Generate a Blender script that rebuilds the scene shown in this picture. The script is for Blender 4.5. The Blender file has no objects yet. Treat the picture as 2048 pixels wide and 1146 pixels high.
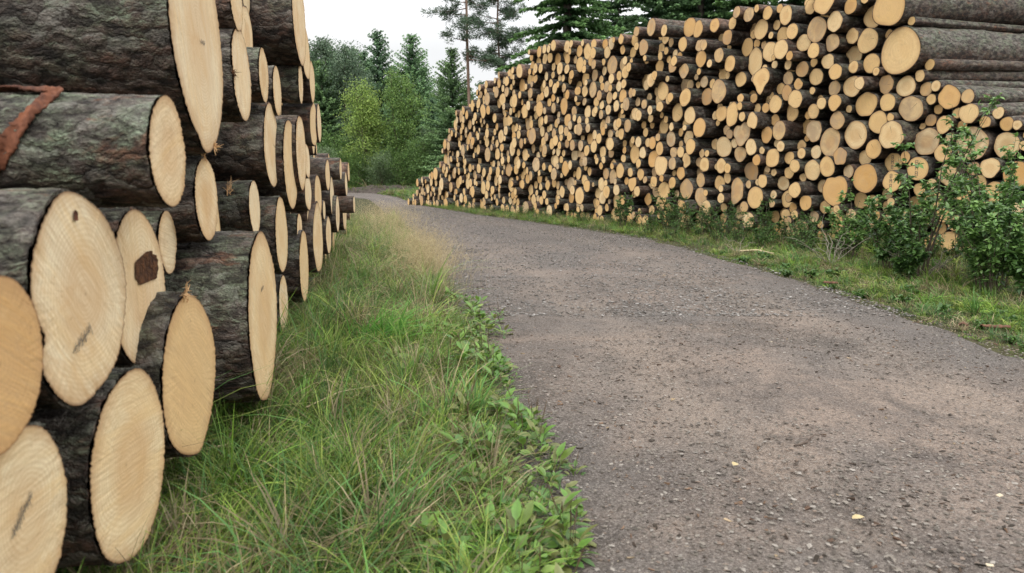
import bpy, math, random
import numpy as np
from mathutils import Vector, Matrix, noise
rng = np.random.default_rng(11)
random.seed(4)
PI = math.pi
scene = bpy.context.scene
C = scene.collection

# ------------------------------------------------------------------ helpers
def tag(o, label=None, cat=None, group=None, kind=None):
    if label: o['label'] = label
    if cat: o['category'] = cat
    if group: o['group'] = group
    if kind: o['kind'] = kind
    return o

class MB:
    """collects vertices, faces and per-vertex attributes"""
    def __init__(s):
        s.V = []; s.F = []; s.n = 0; s.M = []; s.A = {}; s.S = []
    def add(s, V, F, mi=0, smooth=True, **attrs):
        V = np.asarray(V, float).reshape(-1, 3)
        s.V.append(V)
        for f in (F if isinstance(F, list) else [F]):
            f = np.asarray(f, int)
            s.F.append(f + s.n); s.M.append(np.full(len(f), mi)); s.S.append(np.full(len(f), smooth))
        for k, a in attrs.items():
            s.A.setdefault(k, []).append((s.n, np.asarray(a, float)))
        s.n += len(V)
        return s
    def build(s, name, mats, parent=None):
        me = bpy.data.meshes.new(name)
        V = np.concatenate(s.V)
        tot = np.concatenate([np.full(len(f), f.shape[1]) for f in s.F])
        loops = np.concatenate([f.ravel() for f in s.F])
        start = np.concatenate([[0], np.cumsum(tot)[:-1]])
        me.vertices.add(len(V)); me.vertices.foreach_set('co', V.astype(np.float32).ravel())
        me.loops.add(len(loops)); me.loops.foreach_set('vertex_index', loops.astype(np.int32))
        me.polygons.add(len(tot)); me.polygons.foreach_set('loop_start', start.astype(np.int32))
        me.polygons.foreach_set('loop_total', tot.astype(np.int32))
        me.polygons.foreach_set('material_index', np.concatenate(s.M).astype(np.int32))
        me.polygons.foreach_set('use_smooth', np.concatenate(s.S).astype(bool))
        for k, parts in s.A.items():
            dim = 1 if parts[0][1].ndim == 1 else parts[0][1].shape[1]
            full = np.zeros((len(V), dim))
            for st, a in parts: full[st:st+len(a)] = a.reshape(len(a), dim)
            if dim == 1:
                at = me.attributes.new(k, 'FLOAT', 'POINT'); at.data.foreach_set('value', full.astype(np.float32).ravel())
            else:
                at = me.attributes.new(k, 'FLOAT_VECTOR', 'POINT'); at.data.foreach_set('vector', full.astype(np.float32).ravel())
        for m in (mats if isinstance(mats, list) else [mats]): me.materials.append(m)
        me.update(calc_edges=True); me.validate()
        o = bpy.data.objects.new(name, me); C.objects.link(o)
        if parent: o.parent = parent
        return o

def empty(name, loc=(0, 0, 0), rz=0):
    o = bpy.data.objects.new(name, None); o.location = loc; o.rotation_euler = (0, 0, rz)
    o.empty_display_size = .1; C.objects.link(o); return o

def copy_tree(o, parent=None):
    c = o.copy(); C.objects.link(c)
    if parent: c.parent = parent
    for ch in list(o.children): copy_tree(ch, c)
    return c

def tube(path, radii, seg=6):
    """tapered tube along a path -> V, F"""
    path = np.asarray(path, float); radii = np.asarray(radii, float); n = len(path)
    t = np.gradient(path, axis=0); t /= np.linalg.norm(t, axis=1)[:, None] + 1e-9
    ref = np.array([.31, .17, .93]) if abs(t[0, 2]) < .8 else np.array([1., .1, 0])
    a = np.cross(t, ref); a /= np.linalg.norm(a, axis=1)[:, None] + 1e-9
    b = np.cross(t, a)
    th = np.arange(seg) * 2 * PI / seg
    V = path[:, None] + radii[:, None, None] * (a[:, None] * np.cos(th)[None, :, None] + b[:, None] * np.sin(th)[None, :, None])
    V = V.reshape(-1, 3)
    i = np.arange(n-1)[:, None] * seg; j = np.arange(seg)[None]; k = (j + 1) % seg
    F = np.stack([i+j, i+k, i+seg+k, i+seg+j], -1).reshape(-1, 4)
    return V, F

# ------------------------------------------------------------------ materials
class NT:
    def __init__(s, name):
        s.m = bpy.data.materials.new(name); s.m.use_nodes = True
        s.t = s.m.node_tree; s.t.nodes.clear(); s.out = s.t.nodes.new('ShaderNodeOutputMaterial')
    def n(s, typ, **kw):
        nd = s.t.nodes.new('ShaderNode' + typ)
        for k, v in kw.items():
            if k.startswith('i_'):
                key = k[2:]; key = int(key) if key.isdigit() else key.replace('_', ' ')
                if hasattr(v, 'bl_rna') or isinstance(v, bpy.types.NodeSocket): s.t.links.new(v, nd.inputs[key])
                else: nd.inputs[key].default_value = v
            else: setattr(nd, k, v)
        return nd
    def attr(s, name, out='Vector'): return s.n('Attribute', attribute_name=name).outputs[out]
    def math(s, op, a, b=0., c=0., clamp=False):
        nd = s.n('Math', operation=op, use_clamp=clamp)
        for i, v in enumerate((a, b, c)):
            if isinstance(v, bpy.types.NodeSocket): s.t.links.new(v, nd.inputs[i])
            else: nd.inputs[i].default_value = v
        return nd.outputs[0]
    def mix(s, f, a, b, mode='MIX'):
        nd = s.n('Mix', data_type='RGBA', blend_type=mode)
        for i, v in ((0, f), (6, a), (7, b)):
            if isinstance(v, bpy.types.NodeSocket): s.t.links.new(v, nd.inputs[i])
            else: nd.inputs[i].default_value = v if i == 0 else (*v[:3], 1)
        return nd.outputs[2]
    def noise(s, vec, scale, detail=4, rough=.55, dist=0, out=0):
        nd = s.n('TexNoise', i_Scale=scale, i_Detail=detail, i_Roughness=rough, i_Distortion=dist)
        s.t.links.new(vec, nd.inputs['Vector']); return nd.outputs[out]
    def ramp(s, f, lo, hi, a=0., b=1.):
        nd = s.n('MapRange'); s.t.links.new(f, nd.inputs[0])
        for i, v in enumerate((lo, hi, a, b)): nd.inputs[i+1].default_value = v
        return nd.outputs[0]
    def vscale(s, v, sc):
        nd = s.n('VectorMath', operation='MULTIPLY'); s.t.links.new(v, nd.inputs[0]); nd.inputs[1].default_value = sc
        return nd.outputs[0]
    def vadd(s, a, b):
        nd = s.n('VectorMath', operation='ADD'); s.t.links.new(a, nd.inputs[0]); s.t.links.new(b, nd.inputs[1]); return nd.outputs[0]
    def bump(s, h, strength=.5, dist=.01, normal=None):
        nd = s.n('Bump'); nd.inputs['Strength'].default_value = strength; nd.inputs['Distance'].default_value = dist
        s.t.links.new(h, nd.inputs['Height'])
        if normal: s.t.links.new(normal, nd.inputs['Normal'])
        return nd.outputs[0]
    def bsdf(s, col, rough=.8, normal=None, spec=.3, trans=0.):
        p = s.n('BsdfPrincipled'); p.inputs['Specular IOR Level'].default_value = spec
        for k, v in (('Base Color', col), ('Roughness', rough)):
            if isinstance(v, bpy.types.NodeSocket): s.t.links.new(v, p.inputs[k])
            else: p.inputs[k].default_value = (*v, 1) if k == 'Base Color' else v
        if normal: s.t.links.new(normal, p.inputs['Normal'])
        o = p.outputs[0]
        if trans:
            tr = s.n('BsdfTranslucent')
            if isinstance(col, bpy.types.NodeSocket): s.t.links.new(col, tr.inputs[0])
            mx = s.n('MixShader'); mx.inputs[0].default_value = trans
            s.t.links.new(o, mx.inputs[1]); s.t.links.new(tr.outputs[0], mx.inputs[2]); o = mx.outputs[0]
        s.t.links.new(o, s.out.inputs[0]); return s.m

def bark_material(name, near, dark=0.):
    k = NT(name)
    lp = k.attr('lp'); tone = k.attr('tone', 'Fac')
    warp = k.noise(lp, 14, 4, .6, out=1); warp2 = k.noise(lp, 60, 3, .6, out=1)
    v = k.vadd(k.vadd(k.vscale(lp, (1, 1, .50)), k.vscale(warp, (.075, .075, .055))), k.vscale(warp2, (.012, .012, .012)))
    def vor(sc, feat='F1'):
        a = k.n('TexVoronoi', feature=feat); k.t.links.new(v, a.inputs['Vector']); a.inputs['Scale'].default_value = sc; return a
    e1 = k.ramp(vor(30, 'DISTANCE_TO_EDGE').outputs[0], 0, .22); e2 = k.ramp(vor(74, 'DISTANCE_TO_EDGE').outputs[0], 0, .25)
    def cellof(sc):
        s_ = k.n('SeparateColor'); k.t.links.new(vor(sc).outputs['Color'], s_.inputs[0]); return s_.outputs[0]
    c1 = cellof(30); c2 = cellof(74)
    fine = k.noise(lp, 130, 5, .7); mid = k.noise(k.vscale(lp, (1, 1, .5)), 26, 6, .68); big = k.noise(lp, 3.2, 5, .65)
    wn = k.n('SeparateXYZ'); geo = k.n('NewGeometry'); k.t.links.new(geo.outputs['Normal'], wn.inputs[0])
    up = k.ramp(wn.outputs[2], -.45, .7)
    brown = k.mix(k.ramp(mid, .38, .66), (.014, .008, .006), (.125, .058, .038))
    grey = k.mix(k.ramp(fine, .33, .68), (.058, .050, .043), (.265, .245, .210))
    lich = k.mix(k.ramp(fine, .35, .66), (.055, .072, .042), (.27, .33, .22))
    gcol = k.mix(k.ramp(k.noise(lp, 9, 5, .7), .44, .58), grey, lich)
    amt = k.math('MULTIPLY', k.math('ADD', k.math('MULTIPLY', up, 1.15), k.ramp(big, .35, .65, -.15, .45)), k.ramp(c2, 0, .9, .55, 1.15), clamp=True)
    amt = k.math('MULTIPLY', amt, k.ramp(tone, 0, 1, 1.2, .22), clamp=True)
    amt = k.math('MULTIPLY', amt, k.ramp(mid, .34, .56, .15, 1), clamp=True)
    col = k.mix(amt, brown, gcol)  # grey and lichen on upper sides; undersides darker brown, partly painted shade
    scrape = k.ramp(k.noise(k.vscale(lp, (1, 1, .45)), 5.0, 5, .72, .4), .58, .63, 0, .85)
    col = k.mix(scrape, col, k.mix(k.ramp(mid, .4, .6), (.10, .040, .022), (.24, .115, .065)))
    peel = k.math('MULTIPLY', k.ramp(tone, .62, .95), k.ramp(k.noise(lp, 5, 4, .6), .42, .55), clamp=True)
    col = k.mix(peel, col, k.mix(fine, (.15, .080, .055), (.32, .20, .14)))
    crack = k.math('MULTIPLY', k.math('SUBTRACT', 1., e1), k.ramp(mid, .30, .62, 1, .2))
    col = k.mix(k.math('MULTIPLY', crack, .8), col, (.012, .008, .006))
    col = k.mix(k.ramp(e2, 0, .4, .35, 0), col, (.018, .012, .009))
    if dark: col = k.mix(dark, col, (.008, .006, .005))  # darkened copy: shade of the gaps between stacked logs put into the colour
    h = k.math('ADD', k.math('MULTIPLY', k.math('ADD', k.math('MULTIPLY', e2, .5), k.math('MULTIPLY', c2, .6)), .5),
               k.math('ADD', k.math('MULTIPLY', mid, .7), k.math('MULTIPLY', fine, .55)))
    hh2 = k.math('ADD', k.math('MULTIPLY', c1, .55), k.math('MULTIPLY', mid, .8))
    col = k.mix(k.ramp(hh2, .34, .64, .70, 0), col, (.010, .007, .006))  # low relief blackened: crevice shade painted into the bark colour
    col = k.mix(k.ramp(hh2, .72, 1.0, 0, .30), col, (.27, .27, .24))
    nb = k.bump(h, 1.0, .011 if near else .014)
    k.bsdf(col, k.ramp(fine, .3, .7, .6, .95), nb, .35)
    if near:
        d = k.n('Displacement'); d.inputs['Scale'].default_value = .012; d.inputs['Midlevel'].default_value = 1.1
        hh = k.math('ADD', k.math('MULTIPLY', k.math('ADD', k.math('MULTIPLY', c1, .50), k.math('MULTIPLY', e1, .30)), .8), k.math('MULTIPLY', mid, .75))
        k.t.links.new(hh, d.inputs['Height']); k.t.links.new(d.outputs[0], k.out.inputs[2])
        k.m.displacement_method = 'BOTH'
    return k.m

def cut_material(name, near, stack=False):
    k = NT(name)
    lp = k.attr('lp'); tone = k.attr('tone', 'Fac'); rr = k.attr('rr', 'Fac')
    sp = k.n('SeparateXYZ'); k.t.links.new(lp, sp.inputs[0]); x, y, sd = sp.outputs
    flat = k.n('CombineXYZ'); k.t.links.new(x, flat.inputs[0]); k.t.links.new(y, flat.inputs[1])
    ln = k.n('VectorMath', operation='LENGTH'); k.t.links.new(flat.outputs[0], ln.inputs[0])
    rad = ln.outputs['Value']
    wob = k.noise(lp, 7, 2, .5)
    rings = k.math('SINE', k.math('MULTIPLY', k.math('ADD', rad, k.math('MULTIPLY', wob, .05)), 620 if near else 420))
    ang = k.math('ARCTAN2', y, x)
    polar = k.n('CombineXYZ'); k.t.links.new(k.math('MULTIPLY', ang, 1.0), polar.inputs[0]); k.t.links.new(k.math('MULTIPLY', rad, 1.2), polar.inputs[1]); k.t.links.new(sd, polar.inputs[2])
    rays = k.noise(polar.outputs[0], 26, 3, .6)
    # saw marks: noise stretched along a slanted direction
    rot = k.n('VectorRotate', rotation_type='Z_AXIS'); k.t.links.new(lp, rot.inputs[0]); k.t.links.new(k.math('ADD', k.math('MULTIPLY', sd, 2.1), .8), rot.inputs['Angle'])
    saw = k.noise(k.vscale(rot.outputs[0], (10, 190, 1)), 1, 3, .6)
    fib = k.noise(lp, 260 if near else 120, 3, .7); blot = k.noise(lp, 6, 3, .55); spk = k.noise(lp, 70, 2, .5)
    pale = (.93, .83, .61); tan = (.82, .62, .34); orange = (.60, .33, .12)
    if stack: pale, tan, orange = (.90, .74, .46), (.84, .58, .26), (.66, .36, .11)
    base = k.mix(k.ramp(tone, 0, .6), pale, tan)
    base = k.mix(k.ramp(tone, .6, 1.0), base, orange)
    base = k.mix(k.ramp(blot, .38, .68, 0, .55), base, k.mix(.5, base, (.74, .50, .27)))
    wide = k.noise(k.n('CombineXYZ', i_X=k.math('ADD', rad, k.math('MULTIPLY', wob, .03)), i_Y=sd).outputs[0], 95 if near else 45, 2, .5)
    base = k.mix(k.ramp(wide, .42, .62, 0, .30 if near else .42), base, k.mix(.35, base, (.50, .27, .09)))
    big_ = k.noise(lp, 3.5 if near else 5, 4, .6, 1.0)
    base = k.mix(k.ramp(big_, .46, .62, 0, .65), base, k.mix(.5, base, (.78, .50, .22)))
    base = k.mix(k.ramp(k.noise(lp, 11, 4, .7), .58, .72, 0, .40), base, (.45, .31, .19))
    if stack: base = k.mix(k.math('MULTIPLY', k.math('GREATER_THAN', k.math('FRACT', k.math('MULTIPLY', sd, 11.7)), .80), k.ramp(big_, .35, .6, .2, .75)), base, (.36, .27, .19))
    base = k.mix(k.ramp(rings, -1, 1, 0, .22 if near else .20), base, (.42, .25, .11))
    base = k.mix(k.ramp(saw, .35, .65, .42 if near else .26, 0), base, (.46, .30, .16))
    if near: base = k.mix(k.ramp(k.noise(k.vscale(rot.outputs[0], (3, 30, 1)), 1, 4, .6), .50, .70, 0, .45), base, (.76, .53, .26))
    if near: base = k.mix(k.ramp(k.noise(lp, 4.5, 5, .65, .8), .54, .66, 0, .55), base, (.62, .40, .20))
    rq = k.math('MULTIPLY', k.ramp(rays, .45, .75, 0, .16), k.ramp(rr, .25, .6))
    base = k.mix(rq, base, (.40, .24, .11))
    base = k.mix(k.ramp(fib, .3, .7, .14, 0), base, (.32, .20, .10))
    base = k.mix(k.ramp(spk, .68, .78, 0, .35), base, (.22, .13, .07))
    heart = k.math('MULTIPLY', k.ramp(rr, .35, .62, .42, 0), k.ramp(k.math('FRACT', k.math('MULTIPLY', sd, 5.3)), .3, .8, 0, 1))
    base = k.mix(heart, base, (.52, .29, .12))
    base = k.mix(k.ramp(rad, .0, .006, .45, 0), base, (.16, .08, .04))
    # a radial crack on some of them
    cr = k.math('ABSOLUTE', k.math('SUBTRACT', ang, k.math('SUBTRACT', k.math('MULTIPLY', k.math('FRACT', k.math('MULTIPLY', sd, 3.37)), 6.28), 3.14)))
    cw = k.math('MULTIPLY', k.math('LESS_THAN', cr, k.math('ADD', .018, k.math('MULTIPLY', wob, .03))), k.math('MULTIPLY', k.math('GREATER_THAN', k.math('FRACT', k.math('MULTIPLY', sd, 7.13)), .78 if not near else .96), k.math('LESS_THAN', rr, .62)))
    base = k.mix(k.math('MULTIPLY', cw, .8), base, (.09, .05, .03))
    base = k.mix(k.ramp(k.math('ADD', rr, k.math('MULTIPLY', wob, .3)), .95, 1.12, 0, .5), base, (.42, .24, .11))
    base = k.mix(k.ramp(rr, .965, .998, 0, .8), base, (.16, .075, .035))
    h = k.math('ADD', k.math('MULTIPLY', saw, .6), k.math('ADD', k.math('MULTIPLY', fib, .5), k.math('MULTIPLY', k.math('MULTIPLY', rays, k.ramp(rr, .3, .7)), .35)))
    return k.bsdf(base, .78, k.bump(h, .55, .003 if near else .004), .22)

def vcol_material(name, rough=.6, trans=.3, spec=.3, ns=40):
    k = NT(name)
    col = k.attr('col', 'Color')
    geo = k.n('NewGeometry')
    nz = k.noise(geo.outputs['Position'], ns, 3)
    col = k.mix(k.ramp(nz, .3, .7, .35, 0), col, k.mix(.6, col, (.01, .015, .004)))
    return k.bsdf(col, rough, None, spec, trans)

def simple_material(name, a, b, scale, rough=.85, bump=.4, dist=.01, spec=.25, stretch=(1, 1, 1)):
    k = NT(name); tc = k.n('TexCoord'); v = k.vscale(tc.outputs['Object'], stretch)
    nz = k.noise(v, scale, 5, .62)
    return k.bsdf(k.mix(k.ramp(nz, .32, .68), a, b), rough, k.bump(nz, bump, dist), spec)

def road_material():
    k = NT('gravel_track'); geo = k.n('NewGeometry'); P = geo.outputs['Position']
    big = k.noise(P, .55, 4, .6, .6); mid = k.noise(k.vscale(P, (1, .6, 1)), 2.4, 6, .68, .5); sm = k.noise(P, 12, 6, .75); fine = k.noise(P, 70, 5, .8); grit = k.noise(P, 240, 3, .8)
    sp = k.n('SeparateXYZ'); k.t.links.new(P, sp.inputs[0])
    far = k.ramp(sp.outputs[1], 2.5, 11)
    light = (.32, .245, .195); dark = (.055, .045, .040); grey = (.165, .148, .136)
    c = k.mix(k.ramp(big, .42, .56), light, grey)
    c = k.mix(k.ramp(mid, .46, .68, 0, .7), c, (.105, .088, .080))
    c = k.mix(k.ramp(k.noise(k.vscale(P, (1, .7, 1)), 3.3, 5, .7, .8), .52, .66, 0, .8), c, dark)
    c = k.mix(k.ramp(sm, .48, .72, 0, .65), c, dark)
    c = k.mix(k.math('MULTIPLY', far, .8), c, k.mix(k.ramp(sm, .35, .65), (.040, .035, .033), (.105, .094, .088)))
    wheel = k.math('MULTIPLY', k.attr('wheel', 'Fac'), k.ramp(k.noise(k.vscale(P, (1, .5, 1)), 1.6, 5, .65), .35, .6))
    c = k.mix(k.math('MULTIPLY', wheel, k.ramp(far, 0, 1, .60, .25)), c, (.36, .285, .225))
    c = k.mix(k.math('MULTIPLY', k.math('MULTIPLY', k.attr('verge', 'Fac'), k.ramp(mid, .3, .6)), .6), c, (.055, .044, .036))
    puddle = k.ramp(k.noise(k.vscale(P, (1, .8, 1)), .9, 3, .5, .4), .60, .68, 0, .6)
    c = k.mix(puddle, c, (.050, .042, .037))
    c = k.mix(k.ramp(fine, .44, .62, 0, .75), c, (.060, .048, .042))
    c = k.mix(k.ramp(k.noise(P, 110, 4, .8), .50, .62, 0, .55), c, (.42, .37, .33))
    c = k.mix(k.ramp(grit, .56, .74, 0, .5), c, (.34, .32, .30))
    vo = k.n('TexVoronoi', feature='F1'); k.t.links.new(P, vo.inputs['Vector']); vo.inputs['Scale'].default_value = 90
    h = k.math('ADD', k.math('MULTIPLY', fine, 1.0), k.math('ADD', k.math('MULTIPLY', sm, 1.2), k.math('MULTIPLY', k.ramp(vo.outputs[0], 0, .6, 1, 0), .5)))
    return k.bsdf(c, .92, k.bump(h, 1.0, .016), .25)

def ground_material():
    k = NT('forest_floor'); geo = k.n('NewGeometry'); P = geo.outputs['Position']
    a = k.noise(P, 1.1, 5, .65); b = k.noise(P, 30, 5, .7)
    c = k.mix(k.ramp(a, .35, .65), (.035, .048, .016), (.085, .085, .034))
    c = k.mix(k.ramp(b, .4, .6, 0, .8), c, (.022, .016, .010))
    c = k.mix(k.ramp(k.noise(P, 8, 5, .7), .5, .62, 0, .7), c, (.075, .058, .036))
    return k.bsdf(c, .95, k.bump(b, .8, .02), .15)

M = dict(
    bark_near=bark_material('bark_near', True), bark=bark_material('bark', False, 0.), bark_stack_shaded=bark_material('bark_stack_shaded', False, .45), bark_long=bark_material('bark_long', False, 0.),
    cut_near=cut_material('sawn_wood_near', True), cut=cut_material('sawn_wood', False), cut_stack=cut_material('sawn_wood_stack', False, True),
    grass=vcol_material('grass_blades', .55, .35, .3, 25), leaf=vcol_material('leaves', .42, .30, .45, 60),
    needle=vcol_material('needles', .6, .12, .2, 3), foliage=vcol_material('tree_leaves', .5, .35, .3, 2),
    stone=vcol_material('stones', .85, 0, .3, 90), chip=vcol_material('wood_chips', .8, 0, .2, 120),
    road=road_material(), ground=ground_material(),
    trunk=simple_material('spruce_trunk', (.035, .028, .022), (.10, .085, .07), 9, stretch=(1, 1, .25)),
    pine=simple_material('pine_trunk', (.10, .062, .045), (.25, .17, .13), 7, stretch=(1, 1, .3)),
    stem=simple_material('shrub_stem', (.045, .035, .025), (.12, .095, .07), 30),
    dry=simple_material('dry_stalk', (.33, .26, .15), (.55, .46, .30), 60),
    strip=simple_material('loose_bark_strip', (.040, .017, .012), (.185, .068, .034), 26, .85, .9, .012, stretch=(1, 1, .35)),
    wood=simple_material('torn_wood', (.50, .27, .12), (.74, .50, .27), 40, .8, .5, .004, stretch=(1, 1, .1)),
    ink=simple_material('ink', (.035, .04, .05), (.16, .15, .14), 300, .8),
    rot=simple_material('dark_decay', (.025, .010, .006), (.16, .065, .025), 60, .9, 1, .02),
    piece=simple_material('dull_bark_piece', (.05, .026, .018), (.17, .085, .05), 30),
    chip_stick=simple_material('dark_stick', (.04, .028, .022), (.13, .10, .08), 60),
    deadwood=simple_material('grey_deadwood', (.12, .10, .08), (.30, .27, .22), 30),
    yellow=simple_material('yellow_leaf', (.34, .27, .14), (.46, .38, .22), 60),
)

# ------------------------------------------------------------------ log piles
P0 = np.array([0.90463, 17.30851]); DU = np.array([-0.51181, 0.8591]); NR = np.array([-0.8591, -0.51181])
PL = np.array([-0.6, 0.0]); DL = np.array([-0.16407, 0.98645]); NL = np.array([0.98645, 0.16407])
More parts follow.
